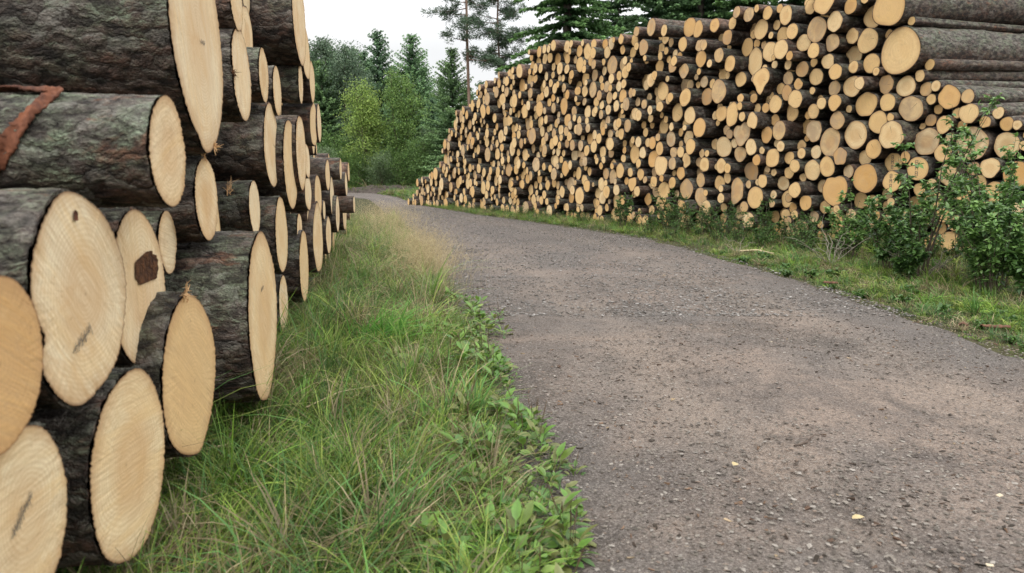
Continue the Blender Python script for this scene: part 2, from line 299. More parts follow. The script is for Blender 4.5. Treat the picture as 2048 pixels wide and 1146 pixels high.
# (distance along the face, height, radius, level): 0 = one of the mass, 1 = own object, 2 = own object placed by survey
RIGHT = [(-8.458,2.631,0.317,2),(-8.331,3.184,0.25,2),(-7.922,3.177,0.159,2),(-7.938,2.844,0.174,2),(-7.185,3.121,0.184,2),(-7.513,3.157,0.146,2),(-7.701,3.344,0.119,2),(-7.671,2.952,0.113,2),
(-7.433,2.89,0.13,2),(-7.202,2.801,0.118,2),(-6.9,2.971,0.139,2),(-7.373,2.634,0.113,2),(-7.626,2.707,0.136,2),(-8.003,2.535,0.142,2),(-7.565,2.46,0.119,2),(-7.111,2.453,0.134,2),
(-7.74,2.247,0.157,2),(-7.464,2.252,0.113,2),(-8.245,2.226,0.129,2),(-8.514,2.173,0.144,2),(-9.105,1.979,0.155,2),(-9.416,1.752,0.13,2),(-9.807,1.607,0.09,2),(-7.954,1.984,0.182,2),
(-7.557,2.036,0.123,2),(-8.63,1.871,0.181,2),(-8.316,1.978,0.129,2),(-8.177,1.724,0.16,2),(-7.85,1.567,0.202,2),(-7.59,1.781,0.134,2),(-7.448,1.475,0.203,2),(-7.13,1.661,0.165,2),
(-8.473,1.531,0.193,2),(-8.845,1.435,0.191,2),(-9.085,1.638,0.115,2),(-9.117,1.281,0.122,2),(-9.439,1.386,0.217,2),(-9.82,1.352,0.165,2),(-8.193,1.354,0.138,2),(-8.406,1.168,0.144,2),
(-7.959,1.246,0.12,2),(-7.709,1.266,0.13,2),(-7.468,1.121,0.151,2),(-7.797,1.052,0.101,2),(-8.119,0.952,0.214,2),(-7.621,0.778,0.224,2),(-7.158,1.073,0.162,2),(-7.164,1.345,0.109,2),
(-7.289,0.829,0.112,3),(-7.943,0.64,0.126,2),(-8.179,0.63,0.109,3),(-8.548,0.911,0.149,2),(-8.815,1.083,0.162,2),(-9.21,1.006,0.147,2),(-9.693,1.088,0.128,2),(-10.02,1,0.177,2),
(-9.759,0.795,0.137,2),(-8.833,0.81,0.093,3),(-7.193,0.584,0.122,2),(-7.411,0.525,0.105,2),(-7.468,0.339,0.089,3),(-7.687,0.305,0.132,3),(-7.876,0.43,0.094,3),(-7.033,0.774,0.126,2),
(-7.237,0.372,0.095,3),(-6.202,2.501,0.184,2),(-6.202,2.944,0.164,2),(-5.839,2.844,0.212,2),(-6.013,3.316,0.164,2),(-5.859,3.557,0.121,2),(-6.541,3.434,0.146,2),(-6.399,3.176,0.133,2),
(-6.596,2.907,0.154,2),(-5.265,2.411,0.205,2),(-4.554,2.371,0.17,2),(-4.897,2.361,0.158,2),(-3.816,2.558,0.183,2),(-4.171,2.139,0.171,2),(-4.643,2.051,0.161,2),(-5.287,2.043,0.146,2),
(-5.632,2.004,0.184,2),(-5.823,1.681,0.191,2),(-6.113,1.866,0.134,2),(-6.423,2.109,0.146,2),(-6.565,1.691,0.153,2),(-6.667,1.962,0.136,2),(-6.884,2.14,0.145,2),(-5.307,1.481,0.198,2),
(-5.748,1.348,0.142,2),(-6.06,1.451,0.139,2),(-6.45,1.268,0.156,2),(-5.884,1.067,0.167,2),(-4.894,1.825,0.177,2),(-5.731,0.74,0.194,2),(-6.151,0.635,0.189,2),(-4.932,0.603,0.176,2),
(-4.954,0.215,0.212,2),(-5.677,0.368,0.145,3),(-6.029,0.259,0.142,2),(-5.274,0.862,0.139,2),(-5.384,1.158,0.133,2),(-4.985,1.184,0.133,2),(-3.921,1.172,0.208,2),(-3.565,1.311,0.174,2),
(-2.936,1.416,0.185,2),(-4.7,1.506,0.148,2),(-4.426,0.186,0.186,3),(-3.994,0.19,0.157,3),(-3.998,0.7,0.18,2),(-4.563,0.747,0.192,2),(-3.543,3.746,0.16,2),(-4.678,3.533,0.145,2),
(-5.315,3.299,0.126,2),(-4.382,3.315,0.135,2),(-5.651,3.628,0.098,2),(-3.288,3.42,0.163,2),(-3.984,3,0.129,3),(-4.519,2.83,0.134,2),(-5.486,2.842,0.142,2),(-5.271,3.003,0.127,2),
(-4.826,3.005,0.149,2),(0.506,1.25,0.181,2),(-0.652,1.146,0.182,2),(-0.384,3.87,0.124,2),(2.814,2.982,0.179,2),(3.05,2.685,0.201,3),(3.678,0.544,0.168,2),(-3.783,0.081,0.081,0),
(-5.249,0.104,0.104,0),(-3.586,0.119,0.119,0),(-7.865,0.123,0.123,0),(-3.346,0.121,0.121,0),(-3.165,0.067,0.067,0),(-2.98,0.126,0.126,0),(-5.646,0.113,0.113,0),(-4.722,0.065,0.065,0),
(-2.693,0.163,0.163,0),(-8.083,0.097,0.097,0),(-10.911,0.111,0.111,0),(-7.56,0.105,0.105,0),(-5.443,0.091,0.091,0),(-8.303,0.125,0.125,0),(-2.37,0.159,0.159,0),(-8.533,0.106,0.106,0),
(-8.759,0.121,0.121,0),(-6.22,0.104,0.104,0),(-5.853,0.095,0.095,0),(-2.148,0.078,0.078,0),(-8.999,0.119,0.119,0),(-4.186,0.07,0.07,0),(-2.005,0.066,0.066,0),(-6.428,0.103,0.103,0),
(-7.366,0.09,0.09,0),(-10.634,0.172,0.172,0),(-7.077,0.166,0.166,0),(-10.422,0.066,0.066,0),(-1.849,0.092,0.092,0),(-1.623,0.14,0.14,0),(-9.266,0.149,0.149,1),(-6.603,0.074,0.074,0),
(-6.786,0.112,0.112,0),(-10.275,0.081,0.081,0),(-10.094,0.1,0.1,0),(-9.853,0.145,0.145,0),(-1.39,0.098,0.098,0),(-9.499,0.091,0.091,0),(-1.19,0.102,0.102,0),(-9.653,0.092,0.062,0),
(-1.003,0.086,0.086,0),(-0.829,0.088,0.088,0),(-0.647,0.094,0.094,0),(-0.398,0.166,0.166,0),(-0.195,0.062,0.062,0),(-9.604,0.317,0.157,0),(0,0.153,0.153,1),(0.214,0.074,0.074,0),
(0.39,0.104,0.104,0),(0.552,0.063,0.063,0),(-1.99,0.255,0.124,1),(0.736,0.134,0.134,0),(1.048,0.182,0.182,1),(1.349,0.124,0.124,0),(1.541,0.074,0.074,0),(-5.369,0.261,0.095,0),
(1.726,0.116,0.116,0),(-10.388,0.205,0.078,0),(1.962,0.119,0.119,0),(2.207,0.126,0.126,0),(2.429,0.098,0.098,0),(-0.626,0.272,0.086,0),(2.617,0.09,0.09,0),(2.814,0.108,0.108,0),
(3.01,0.09,0.09,0),(0.532,0.253,0.102,0),(3.182,0.082,0.082,0),(3.403,0.149,0.149,0),(-3.171,0.209,0.074,0),(3.672,0.121,0.121,0),(3.883,0.091,0.091,0),(2.685,0.256,0.089,0),
(4.1,0.129,0.129,0),(4.314,0.089,0.089,0),(4.503,0.101,0.101,0),(4.672,0.071,0.071,0),(4.873,0.142,0.142,0),(-10.227,0.243,0.087,0),(-8.077,0.327,0.132,0),(5.16,0.145,0.145,0),
(5.467,0.162,0.162,0),(5.735,0.111,0.111,0),(-0.809,0.273,0.098,0),(5.904,0.065,0.065,0),(6.085,0.125,0.125,0),(-3.771,0.231,0.07,0),(5.9,0.208,0.078,0),(6.314,0.105,0.105,0),
(6.518,0.1,0.1,0),(6.696,0.079,0.079,0),(6.88,0.108,0.108,0),(7.098,0.11,0.11,0),(7.377,0.178,0.178,0),(3.111,0.244,0.095,0),(7.607,0.074,0.074,0),(7.791,0.114,0.114,0),
(7.967,0.067,0.067,0),(4.29,0.31,0.134,0),(8.13,0.098,0.098,0),(8.343,0.116,0.116,0),(7.991,0.216,0.083,0),(4.569,0.34,0.147,1),(7.65,0.303,0.122,0),(8.203,0.291,0.108,0),
(1.84,0.29,0.091,0),(1.567,0.22,0.074,0),(-6.566,0.224,0.08,0),(0.233,0.245,0.097,0),(1.435,0.325,0.095,0),(-6.279,0.315,0.114,0),(-10.054,0.289,0.093,0),(6.426,0.306,0.126,0),
(2.496,0.287,0.103,0),(6.985,0.299,0.111,0),(-1.056,0.315,0.15,0),(-3.47,0.313,0.107,0),(6.649,0.25,0.099,0),(-8.457,0.341,0.141,0),(3.829,0.267,0.092,0),(4.025,0.381,0.135,0),
(-10.864,0.318,0.101,0),(-8.671,0.299,0.077,0),(-1.297,0.246,0.077,0),(6.187,0.343,0.117,0),(5.737,0.378,0.156,0),(-1.8,0.238,0.063,0),(-6.862,0.29,0.083,0),(2.031,0.332,0.105,0),
(-9.087,0.31,0.091,0),(-6.688,0.368,0.108,0),(2.924,0.279,0.096,0),(0.375,0.393,0.108,0),(-1.454,0.29,0.086,1),(-3.755,0.461,0.161,0),(-8.867,0.433,0.161,0),(-4.673,0.182,0.062,0),
(1.245,0.393,0.106,0),(-2.188,0.319,0.083,0),(7.848,0.295,0.075,0),(-1.627,0.395,0.116,0),(0.81,0.398,0.139,0),(8.015,0.414,0.116,0),(-4.193,0.364,0.108,0),(1.67,0.344,0.087,0),
(-2.888,0.318,0.086,0),(-5.191,0.452,0.124,1),(4.82,0.386,0.108,0),(2.294,0.341,0.105,0),(5.491,0.415,0.092,0),(3.572,0.275,0.062,0),(3.262,0.325,0.076,0),(-0.188,0.279,0.073,0),
(-4.673,0.425,0.138,1),(6.007,0.306,0.067,0),(7.156,0.271,0.062,0),(3.417,0.39,0.092,0),(-9.35,0.393,0.108,1),(-6.481,0.38,0.098,0),(-10.439,0.428,0.151,0),(-3.105,0.432,0.159,0),
(5.289,0.342,0.09,0),(-10.704,0.465,0.116,0),(0.1,0.376,0.09,0),(6.814,0.266,0.064,0),(-2.523,0.449,0.169,0),(-9.88,0.405,0.116,0),(-1.321,0.544,0.2,1),(-7.342,0.255,0.062,0),
(-2.8,0.496,0.112,1),(-0.301,0.427,0.113,1),(5.017,0.338,0.095,0),(-5.403,0.441,0.088,0),(3.057,0.459,0.127,0),(-10.173,0.46,0.116,0),(7.136,0.406,0.074,0),(7.325,0.482,0.131,0),
(0.588,0.432,0.086,0),(2.44,0.474,0.092,0),(6.754,0.408,0.09,0),(2.628,0.416,0.082,0),(-6.987,0.394,0.08,0),(2.79,0.366,0.064,0),(-0.701,0.477,0.133,0),(-1.834,0.403,0.091,0),
(5.999,0.52,0.142,0),(-2.041,0.523,0.148,0),(-3.374,0.525,0.126,1),(-0.084,0.44,0.104,0),(1.801,0.478,0.101,0),(-9.163,0.486,0.101,1),(3.31,0.654,0.193,0),(6.594,0.411,0.07,0),
(-0.512,0.387,0.076,0),(-0.467,0.616,0.139,0),(-4.451,0.456,0.086,0),(7.818,0.453,0.086,0),(5.154,0.487,0.108,0),(6.461,0.556,0.126,0),(5.376,0.642,0.162,1),(1.543,0.546,0.151,0),
(-5.911,0.472,0.102,1),(-8.258,0.437,0.08,0),(6.971,0.566,0.157,0),(5.723,0.729,0.195,1),(1.07,0.437,0.074,0),(-6.845,0.487,0.089,0),(-2.295,0.653,0.137,1),(4.204,0.512,0.086,0),
(-9.991,0.622,0.128,0),(0.971,0.633,0.146,1),(6.23,0.547,0.091,0),(-3.279,0.293,0.063,0),(-8.636,0.455,0.071,0),(-4.04,0.454,0.07,0),(-0.916,0.502,0.084,0),(-9.791,0.577,0.078,0),
(2.866,0.47,0.065,0),(2.156,0.527,0.127,0),(-6.65,0.62,0.147,0),(7.509,0.423,0.063,0),(4.394,0.524,0.105,0),(-4.303,0.503,0.07,0),(4.962,0.519,0.086,0),(-9.599,0.6,0.115,1),
(-9.319,0.581,0.082,1),(7.635,0.523,0.098,0),(-6.448,0.544,0.069,1),(-4.258,0.651,0.085,0),(4.062,0.586,0.074,0),(0.215,0.536,0.107,0),(6.676,0.569,0.089,0),(-2.292,0.454,0.062,0),
(0.678,0.568,0.077,0),(-8.378,0.559,0.091,0),(-1.785,0.613,0.124,0),(0.473,0.561,0.087,0),(-0.194,0.595,0.086,0),(4.774,0.613,0.124,0),(2.725,0.6,0.127,0),(5.061,0.758,0.173,0),
(1.301,0.585,0.095,1),(7.921,0.611,0.103,0),(-8.684,0.622,0.102,0),(-5.475,0.607,0.094,1),(1.92,0.753,0.199,0),(0.024,0.612,0.099,0),(-7.573,0.468,0.067,0),(-1.574,0.764,0.135,1),
(-7.004,0.544,0.071,0),(-2.952,0.612,0.078,0),(-7.737,0.511,0.067,0),(-1.031,0.664,0.114,0),(-3.573,0.694,0.135,0),(4.554,0.65,0.1,0),(-2.678,0.7,0.125,1),(7.487,0.599,0.068,0),
(0.579,0.693,0.083,0),(2.513,0.64,0.089,0),(0.184,0.762,0.12,0),(-6.438,0.688,0.075,1),(-10.575,0.658,0.116,0),(-9.01,0.682,0.126,1),(-10.298,0.636,0.1,0),(7.193,0.645,0.079,0),
(-3.199,0.682,0.109,1),(7.616,0.755,0.135,0),(4.259,0.762,0.169,0),(2.978,0.72,0.146,1),(-8.515,0.638,0.067,0),(-5.304,0.62,0.078,0),(-8.344,0.745,0.092,0),(7.385,0.73,0.098,0),
(2.351,0.615,0.075,0),(3.915,0.583,0.073,0),(-0.738,0.791,0.183,0),(-6.872,0.65,0.076,0),(-0.276,0.764,0.102,0),(-2.996,0.825,0.14,1),(-9.424,0.739,0.108,1),(0.754,0.76,0.105,0),
(6.139,0.694,0.082,0),(-10.408,0.839,0.131,0),(3.963,0.777,0.127,0),(6.324,0.751,0.111,0),(3.561,0.763,0.08,0),(1.197,0.772,0.119,1),(1.42,0.77,0.104,0),(2.395,0.771,0.088,0),
(7.203,0.837,0.113,0),(6.764,0.787,0.146,0),(-1.968,0.803,0.141,0),(-4.254,0.857,0.12,1),(-6.531,0.868,0.128,1),(-3.364,0.843,0.122,0),(0.39,0.719,0.091,0),(-0.053,0.821,0.124,0),
(0.499,0.926,0.143,0),(-9.221,0.757,0.097,0),(-5.462,0.77,0.07,0),(4.675,0.852,0.136,0),(6.989,0.801,0.079,0),(-5.158,0.692,0.067,1),(6.523,0.761,0.088,0),(-1.74,1.056,0.2,0),
(3.737,0.808,0.101,0),(-10.154,0.768,0.09,0),(-6.291,0.904,0.115,1),(-6.797,0.841,0.118,0),(2.216,0.879,0.122,1),(-3.753,0.874,0.119,0),(2.617,0.853,0.148,0),(-2.483,0.754,0.077,0),
(0.991,0.908,0.129,0),(1.618,0.779,0.093,0),(-1.329,0.879,0.135,1),(-5.064,0.818,0.076,0),(-0.989,0.848,0.074,0),(6.004,0.813,0.098,0),(1.963,0.496,0.062,0),(7.821,0.753,0.07,0),
(-4.871,0.911,0.138,1),(-3.557,0.909,0.08,0),(-0.449,0.84,0.086,0),(3.148,0.896,0.099,0),(-2.182,0.832,0.075,0),(-9.551,0.91,0.1,1),(-0.25,1.02,0.156,1),(1.325,0.966,0.114,0),
(5.465,0.908,0.118,0),(-5.977,0.846,0.073,0),(3.456,0.893,0.087,0),(2.862,0.957,0.118,0),(-2.577,0.87,0.072,0),(6.2,1.036,0.2,1),(-2.37,0.965,0.155,0),(0.292,0.91,0.064,0),
(-2.781,0.879,0.082,0),(-3.183,1.013,0.126,1),(5.227,1.043,0.156,0),(4.446,1.015,0.146,0),(0.753,0.982,0.117,0),(-8.986,0.885,0.078,0),(4.086,0.974,0.105,0),(-1.099,1.037,0.144,1),
(-5.497,0.953,0.101,1),(3.851,1.01,0.131,0),(1.694,0.976,0.118,0),(3.618,0.951,0.085,0),(-1.137,0.833,0.063,0),(-6.692,1.037,0.104,1),(0.122,1,0.126,0),(6.561,0.98,0.135,0),
(1.948,1.131,0.179,0),(3.313,1.069,0.14,0),(-2.102,1.029,0.121,0),(4.879,0.948,0.089,0),(-0.878,1.02,0.077,0),(2.41,1.077,0.156,0),(-4.426,1.035,0.127,1),(5.938,0.968,0.071,0),
(2.685,1.109,0.116,0),(-10.303,1.058,0.112,0),(-2.659,1.085,0.158,1),(5.656,1.022,0.105,0),(-3.463,1.059,0.097,0),(-6.145,1.055,0.095,0),(-4.664,1.053,0.112,0),(-5.088,0.99,0.086,0),
(1.501,0.922,0.068,0),(0.317,1.046,0.074,0),(3.03,1.184,0.165,0),(1.144,1.078,0.099,0),(-6.949,0.961,0.075,0),(4.974,1.123,0.11,0),(2.242,0.697,0.062,0),(-3.648,1.059,0.087,0),
(-4.074,0.939,0.071,0),(3.578,1.181,0.148,0),(6.924,0.951,0.084,0),(-1.444,1.081,0.097,1),(-9.465,1.08,0.09,1),(-0.467,0.987,0.062,0),(-6.115,0.884,0.063,0),(4.747,1.107,0.117,0),
(-4.248,1.209,0.121,1),(-2.916,1.053,0.101,0),(4.229,1.105,0.089,0),(5.476,1.142,0.112,0),(1.502,1.141,0.135,0),(-6.894,1.138,0.11,1),(5.898,1.161,0.127,0),(0.231,1.195,0.098,0),
(0.911,1.109,0.087,0),(4.028,1.199,0.128,0),(6.76,0.997,0.065,0),(-6.305,1.095,0.07,0),(3.799,1.21,0.075,0),(-2.254,1.212,0.118,0),(-5.604,1.112,0.091,1),(-10.177,1.231,0.102,0),
(-6.434,1.04,0.069,1),(-1.285,1.17,0.085,0),(-0.4,1.196,0.075,0),(3.344,1.345,0.138,0),(2.184,1.064,0.067,0),(-0.037,1.152,0.094,0),(-6.716,1.267,0.11,1),(-4.545,1.265,0.131,1),
(-3.322,1.16,0.076,0),(-4.171,1.037,0.067,0),(-3.169,1.232,0.093,1),(4.563,1.25,0.116,0),(-1.442,1.291,0.112,1),(-0.929,1.22,0.105,1),(5.675,1.237,0.109,0),(1.27,1.27,0.131,1),
(-5.183,1.148,0.068,0),(-1.133,1.283,0.104,0),(-1.984,1.191,0.08,0),(-6.199,1.239,0.097,1),(1.05,1.243,0.091,0),(2.561,1.285,0.1,0),(1.698,1.156,0.062,0),(-2.448,1.181,0.074,0),
(0.738,1.164,0.066,0),(2.192,1.208,0.077,0),(0.854,1.299,0.112,0),(4.771,1.33,0.107,0),(4.936,1.29,0.062,0),(1.668,1.343,0.127,0),(2.791,1.295,0.099,0),(6.072,1.308,0.101,0),
(4.351,1.244,0.096,0),(-0.216,1.321,0.147,1),(5.121,1.29,0.113,0),(-8.623,1.237,0.084,1),(0.065,1.349,0.128,0),(5.323,1.258,0.08,0),(-4.762,1.228,0.089,0),(-0.467,1.349,0.093,0),
(-6.035,1.247,0.067,0),(-2.428,1.375,0.12,0),(2.338,1.351,0.126,0),(5.49,1.421,0.152,0),(-1.872,1.298,0.075,0),(-2.085,1.319,0.083,0),(-6.961,1.331,0.094,1),(-5.509,1.312,0.065,0),
(-0.804,1.453,0.16,0),(4.432,1.422,0.1,0),(4.191,1.368,0.107,0),(-1.629,1.308,0.076,0),(2.104,1.372,0.108,0),(5.845,1.464,0.175,0),(3.872,1.388,0.117,0),(1.89,1.406,0.103,0),
(2.959,1.542,0.2,1),(-3.243,1.434,0.122,1),(-4.134,1.415,0.114,0),(-2.637,1.335,0.093,0),(-4.36,1.421,0.111,0),(-10.05,1.338,0.064,0),(-4.892,1.378,0.083,0),(-1.754,1.381,0.069,0),
(1.454,1.398,0.094,0),(1.082,1.493,0.161,1),(5.242,1.464,0.099,0),(-3.016,1.182,0.062,0),(-1.954,1.481,0.126,0),(-5.04,1.374,0.066,0),(0.704,1.459,0.107,0),(0.276,1.363,0.076,0),
(-3.81,1.495,0.133,1),(-2.216,1.455,0.106,1),(-1.278,1.421,0.097,0),(3.574,1.44,0.111,0),(-2.685,1.501,0.08,0),(-1.474,1.525,0.125,0),(-6.811,1.45,0.097,1),(4.919,1.413,0.062,0),
(-3.576,1.612,0.128,0),(4.62,1.433,0.076,0),(5.034,1.576,0.137,0),(-6.256,1.392,0.066,0),(-5.011,1.541,0.104,0),(2.22,1.515,0.076,0),(2.549,1.548,0.162,0),(0.386,1.535,0.128,0),
(3.263,1.575,0.106,0),(4.821,1.499,0.068,0),(-0.565,1.494,0.082,0),(-0.378,1.529,0.108,0),(-1.103,1.469,0.085,0),(1.73,1.664,0.2,0),(1.337,1.555,0.102,0),(4.051,1.578,0.145,0),
(-2.388,1.632,0.141,1),(3.74,1.535,0.081,0),(4.685,1.596,0.1,0),(0.14,1.589,0.123,1),(-0.04,1.517,0.07,0),(-4.04,1.665,0.153,1),(4.435,1.689,0.167,0),(-6.622,1.446,0.092,1),
(-1.723,1.606,0.137,1),(-6.273,1.64,0.143,1),(-9.164,1.467,0.07,1),(-0.085,1.719,0.136,0),(2.017,1.549,0.089,0),(5.35,1.62,0.091,0),(-2.779,1.642,0.09,0),(0.841,1.645,0.124,0),
(-3.132,1.646,0.117,0),(-0.201,1.538,0.07,0),(-4.449,1.668,0.151,0),(3.58,1.697,0.146,0),(5.627,1.632,0.1,0),(-6.845,1.74,0.131,0),(-1.254,1.641,0.124,0),(-2.13,1.664,0.12,0),
(-1.006,1.655,0.125,0),(-5.588,1.532,0.087,0),(-3.343,1.628,0.096,0),(-10.024,1.47,0.069,0),(2.159,1.698,0.117,0),(0.622,1.643,0.095,0),(-6.44,1.503,0.072,0),(3.429,1.538,0.064,0),
(-0.525,1.663,0.091,0),(1.408,1.795,0.148,0),(3.837,1.679,0.092,0),(-1.918,1.763,0.114,0),(5.478,1.732,0.08,0),(-1.466,1.778,0.129,0),(-3.765,1.706,0.083,0),(-0.342,1.784,0.129,0),
(-5.506,1.686,0.087,0),(-0.716,1.703,0.105,0),(-2.941,1.691,0.079,0),(4.671,1.783,0.088,0),(-9.591,1.64,0.079,1),(0.305,1.775,0.125,0),(4.292,1.505,0.063,0),(5.289,1.841,0.139,0),
(5.789,1.716,0.082,0),(-2.608,1.639,0.079,0),(3.321,1.811,0.137,0),(4.843,1.698,0.089,0),(1.137,1.772,0.124,1),(-5.157,1.739,0.1,0),(2.365,1.721,0.091,0),(2.731,1.723,0.091,0),
(-3.442,1.804,0.106,0),(-4.244,1.781,0.082,0),(0.687,1.93,0.2,1),(-3.241,1.83,0.097,1),(1.983,1.796,0.085,0),(-8.845,1.712,0.087,1),(-4.242,1.567,0.072,0),(3.048,1.873,0.143,0),
(-2.265,1.843,0.103,0),(-4.664,1.722,0.071,0),(3.983,1.844,0.129,0),(-7.348,1.835,0.114,0),(-2.676,1.823,0.117,1),(-6.922,1.563,0.062,0),(-9.709,1.741,0.077,1),(4.188,1.769,0.089,1),
(5.642,1.914,0.165,1),(-9.957,1.583,0.062,1),(0.098,1.884,0.109,0),(-1.714,1.849,0.107,0),(-5.347,1.767,0.09,0),(2.555,1.819,0.109,0),(-1.141,1.822,0.09,0),(-2.478,1.835,0.081,0),
(-3.874,1.819,0.074,0),(-3.037,1.83,0.09,0),(1.859,1.945,0.109,0),(5.062,1.804,0.092,0),(-9.269,1.617,0.07,1),(-4.364,1.934,0.112,0),(-0.874,1.85,0.11,1),(3.736,1.928,0.132,0),
(4.831,1.894,0.107,0),(2.814,1.886,0.092,0),(-6.347,1.872,0.101,1),(4.551,1.943,0.112,0),(-4.119,1.884,0.08,1),(-8.923,1.847,0.069,1),(2.316,1.994,0.187,0),(-3.671,1.92,0.151,1),
(-3.353,1.97,0.083,0),(-0.551,1.839,0.088,0),(-8.394,1.773,0.062,1),(-7.143,1.944,0.118,1),(4.286,1.995,0.158,0),(-0.169,1.957,0.116,0),(5.033,2.03,0.137,0),(-2.871,1.973,0.129,1),
(-1.298,1.986,0.138,1),(-2.072,1.915,0.102,0),(0.366,2.028,0.135,0),(0.938,1.818,0.074,0),(-2.649,2.041,0.103,1),(1.617,1.966,0.122,0),(-1.868,2.035,0.134,0),(0.477,1.701,0.062,0),
(-0.437,2.021,0.127,0),(3.525,1.916,0.079,0),(-0.694,1.974,0.108,0),(-9.21,1.777,0.072,0),(-1.054,1.998,0.107,0),(-2.4,2.016,0.116,0),(-5.908,1.944,0.085,0),(-9.353,1.966,0.093,1),
(-3.133,1.983,0.09,0),(0.994,1.999,0.115,0),(-4.576,1.839,0.062,0),(1.232,1.989,0.114,1),(-1.541,1.999,0.105,1),(2.063,1.933,0.074,0),(2.669,1.96,0.071,0),(3.391,2.041,0.104,0),
(-3.972,1.93,0.074,0),(-6.963,1.9,0.068,0),(2.889,2.1,0.134,0),(0.152,2.068,0.083,0),(1.423,2.022,0.079,0),(-7.714,1.937,0.062,0),(-8.862,1.976,0.074,1),(5.401,2.089,0.133,0),
(4.72,2.062,0.095,0),(-4.889,2.089,0.088,0),(3.223,1.992,0.069,0),(-7.332,2.043,0.095,1),(-3.866,2.036,0.076,0),(2.662,2.126,0.094,0),(3.928,2.078,0.111,0),(-6.193,2.071,0.087,0),
(-0.868,2.098,0.105,0),(-2.094,2.125,0.109,1),(-6.019,2.075,0.087,0),(-0.019,2.097,0.089,1),(1.77,2.164,0.128,0),(2.026,2.133,0.13,0),(-3.488,2.082,0.093,1),(4.498,2.161,0.112,0),
(-5.136,1.9,0.062,0),(-5.057,2.03,0.085,0),(-3.752,2.124,0.068,0),(3.583,2.097,0.095,0),(-7.102,2.13,0.073,0),(-8.762,2.116,0.098,1),(-1.671,2.149,0.094,0),(1.335,2.151,0.078,0),
(-3.26,2.147,0.117,1),(-1.156,2.18,0.102,0),(3.118,2.117,0.095,0),(1.538,2.179,0.105,0),(-3.012,2.198,0.136,0),(4.108,2.166,0.089,0),(-0.627,2.226,0.152,0),(3.749,2.135,0.075,0),
(4.691,2.259,0.104,0),(-2.292,2.209,0.106,0),(1.123,2.222,0.143,0),(-8.025,2.249,0.092,0),(-0.197,2.178,0.107,0),(-5.864,2.114,0.073,1),(-2.519,2.195,0.1,0),(2.824,2.394,0.167,0),
(-1.44,2.16,0.085,1),(0.546,2.255,0.154,0),(-2.786,2.176,0.09,0),(4.862,2.151,0.072,0),(2.248,2.365,0.191,0),(-3.856,2.268,0.11,1),(0.281,2.259,0.111,0),(0.808,2.217,0.111,0),
(4.276,2.251,0.099,0),(-3.618,2.217,0.095,0),(-6.645,2.26,0.122,1),(-5.963,2.241,0.088,1),(-4.408,2.108,0.068,0),(3.295,2.256,0.131,0),(-0.981,2.253,0.088,0),(-8.934,2.134,0.075,1),
(3.853,2.269,0.094,0),(2.516,2.254,0.1,0),(5.196,2.209,0.105,0),(-1.935,2.259,0.099,0),(-7.268,2.213,0.087,0),(-6.12,2.212,0.072,0),(5.009,2.253,0.087,0),(-5.794,2.251,0.081,1),
(1.365,2.364,0.137,0),(-5.6,2.307,0.121,0),(0.06,2.281,0.11,1),(-2.423,2.396,0.122,0),(3.652,2.289,0.107,0),(-2.213,2,0.062,0),(-0.382,2.225,0.083,0),(1.643,2.35,0.096,1),
(-5.105,2.182,0.075,0),(4.081,2.398,0.144,0),(-3.431,2.245,0.08,0),(-1.325,2.359,0.145,0),(-2.664,2.267,0.062,0),(-1.583,2.338,0.114,0),(4.444,2.379,0.112,0),(1.928,2.374,0.129,0),
(-8.708,2.287,0.082,1),(-5.959,2.406,0.077,0),(5.356,2.291,0.075,0),(3.478,2.37,0.085,0),(-5.45,2.17,0.062,0),(-0.113,2.336,0.071,0),(-2.125,2.347,0.111,0),(-6.266,2.256,0.069,0),
(3.054,2.287,0.086,0),(-3.295,2.362,0.1,1),(4.861,2.332,0.081,0),(-2.807,2.398,0.133,1),(5.133,2.455,0.149,0),(-4.023,2.379,0.091,0),(-0.274,2.36,0.09,0),(1.106,2.544,0.179,0),
(-3.536,2.423,0.127,0),(-1.067,2.452,0.129,0),(0.745,2.432,0.113,0),(0.366,2.546,0.189,1),(-6.829,2.372,0.093,1),(-6.438,2.351,0.096,0),(-0.825,2.409,0.117,0),(-0.492,2.552,0.2,0),
(-7.329,2.402,0.09,0),(-0.141,2.531,0.126,1),(-4.205,2.4,0.093,1),(3.486,2.224,0.062,0),(-6.594,2.49,0.113,1),(-1.782,2.362,0.086,0),(-5.781,2.441,0.104,0),(-3.032,2.427,0.095,0),
(-7.77,2.51,0.093,1),(-7.056,2.257,0.062,1),(-2.607,2.583,0.14,0),(4.737,2.446,0.088,0),(-1.691,2.54,0.115,0),(-1.937,2.452,0.094,0),(2.545,2.476,0.124,1),(0.916,2.364,0.071,0),
(3.339,2.468,0.085,0),(1.543,2.515,0.097,0),(3.515,2.572,0.12,0),(3.159,2.412,0.077,0),(3.84,2.469,0.107,0),(-5.592,2.587,0.134,1),(4.895,2.575,0.117,0),(0.068,2.48,0.089,0),
(-4.15,2.649,0.163,0),(4.291,2.538,0.108,0),(-3.19,2.516,0.086,0),(-5.021,2.571,0.087,0),(-6.884,2.587,0.129,1),(4.56,2.653,0.185,0),(-1.474,2.557,0.103,0),(4.098,2.663,0.122,0),
(-2.38,2.601,0.088,0),(-1.247,2.584,0.093,0),(-8.793,2.422,0.078,1),(1.753,2.484,0.077,0),(-3.376,2.62,0.127,0),(-2.164,2.584,0.129,0),(-5.91,2.566,0.075,0),(-4.416,2.613,0.106,0),
(0.823,2.657,0.125,0),(-4.831,2.621,0.111,1),(2.048,2.534,0.071,0),(3.665,2.462,0.066,0),(1.889,2.602,0.102,0),(-3.048,2.599,0.078,1),(2.371,2.657,0.126,0),(1.374,2.587,0.087,0),
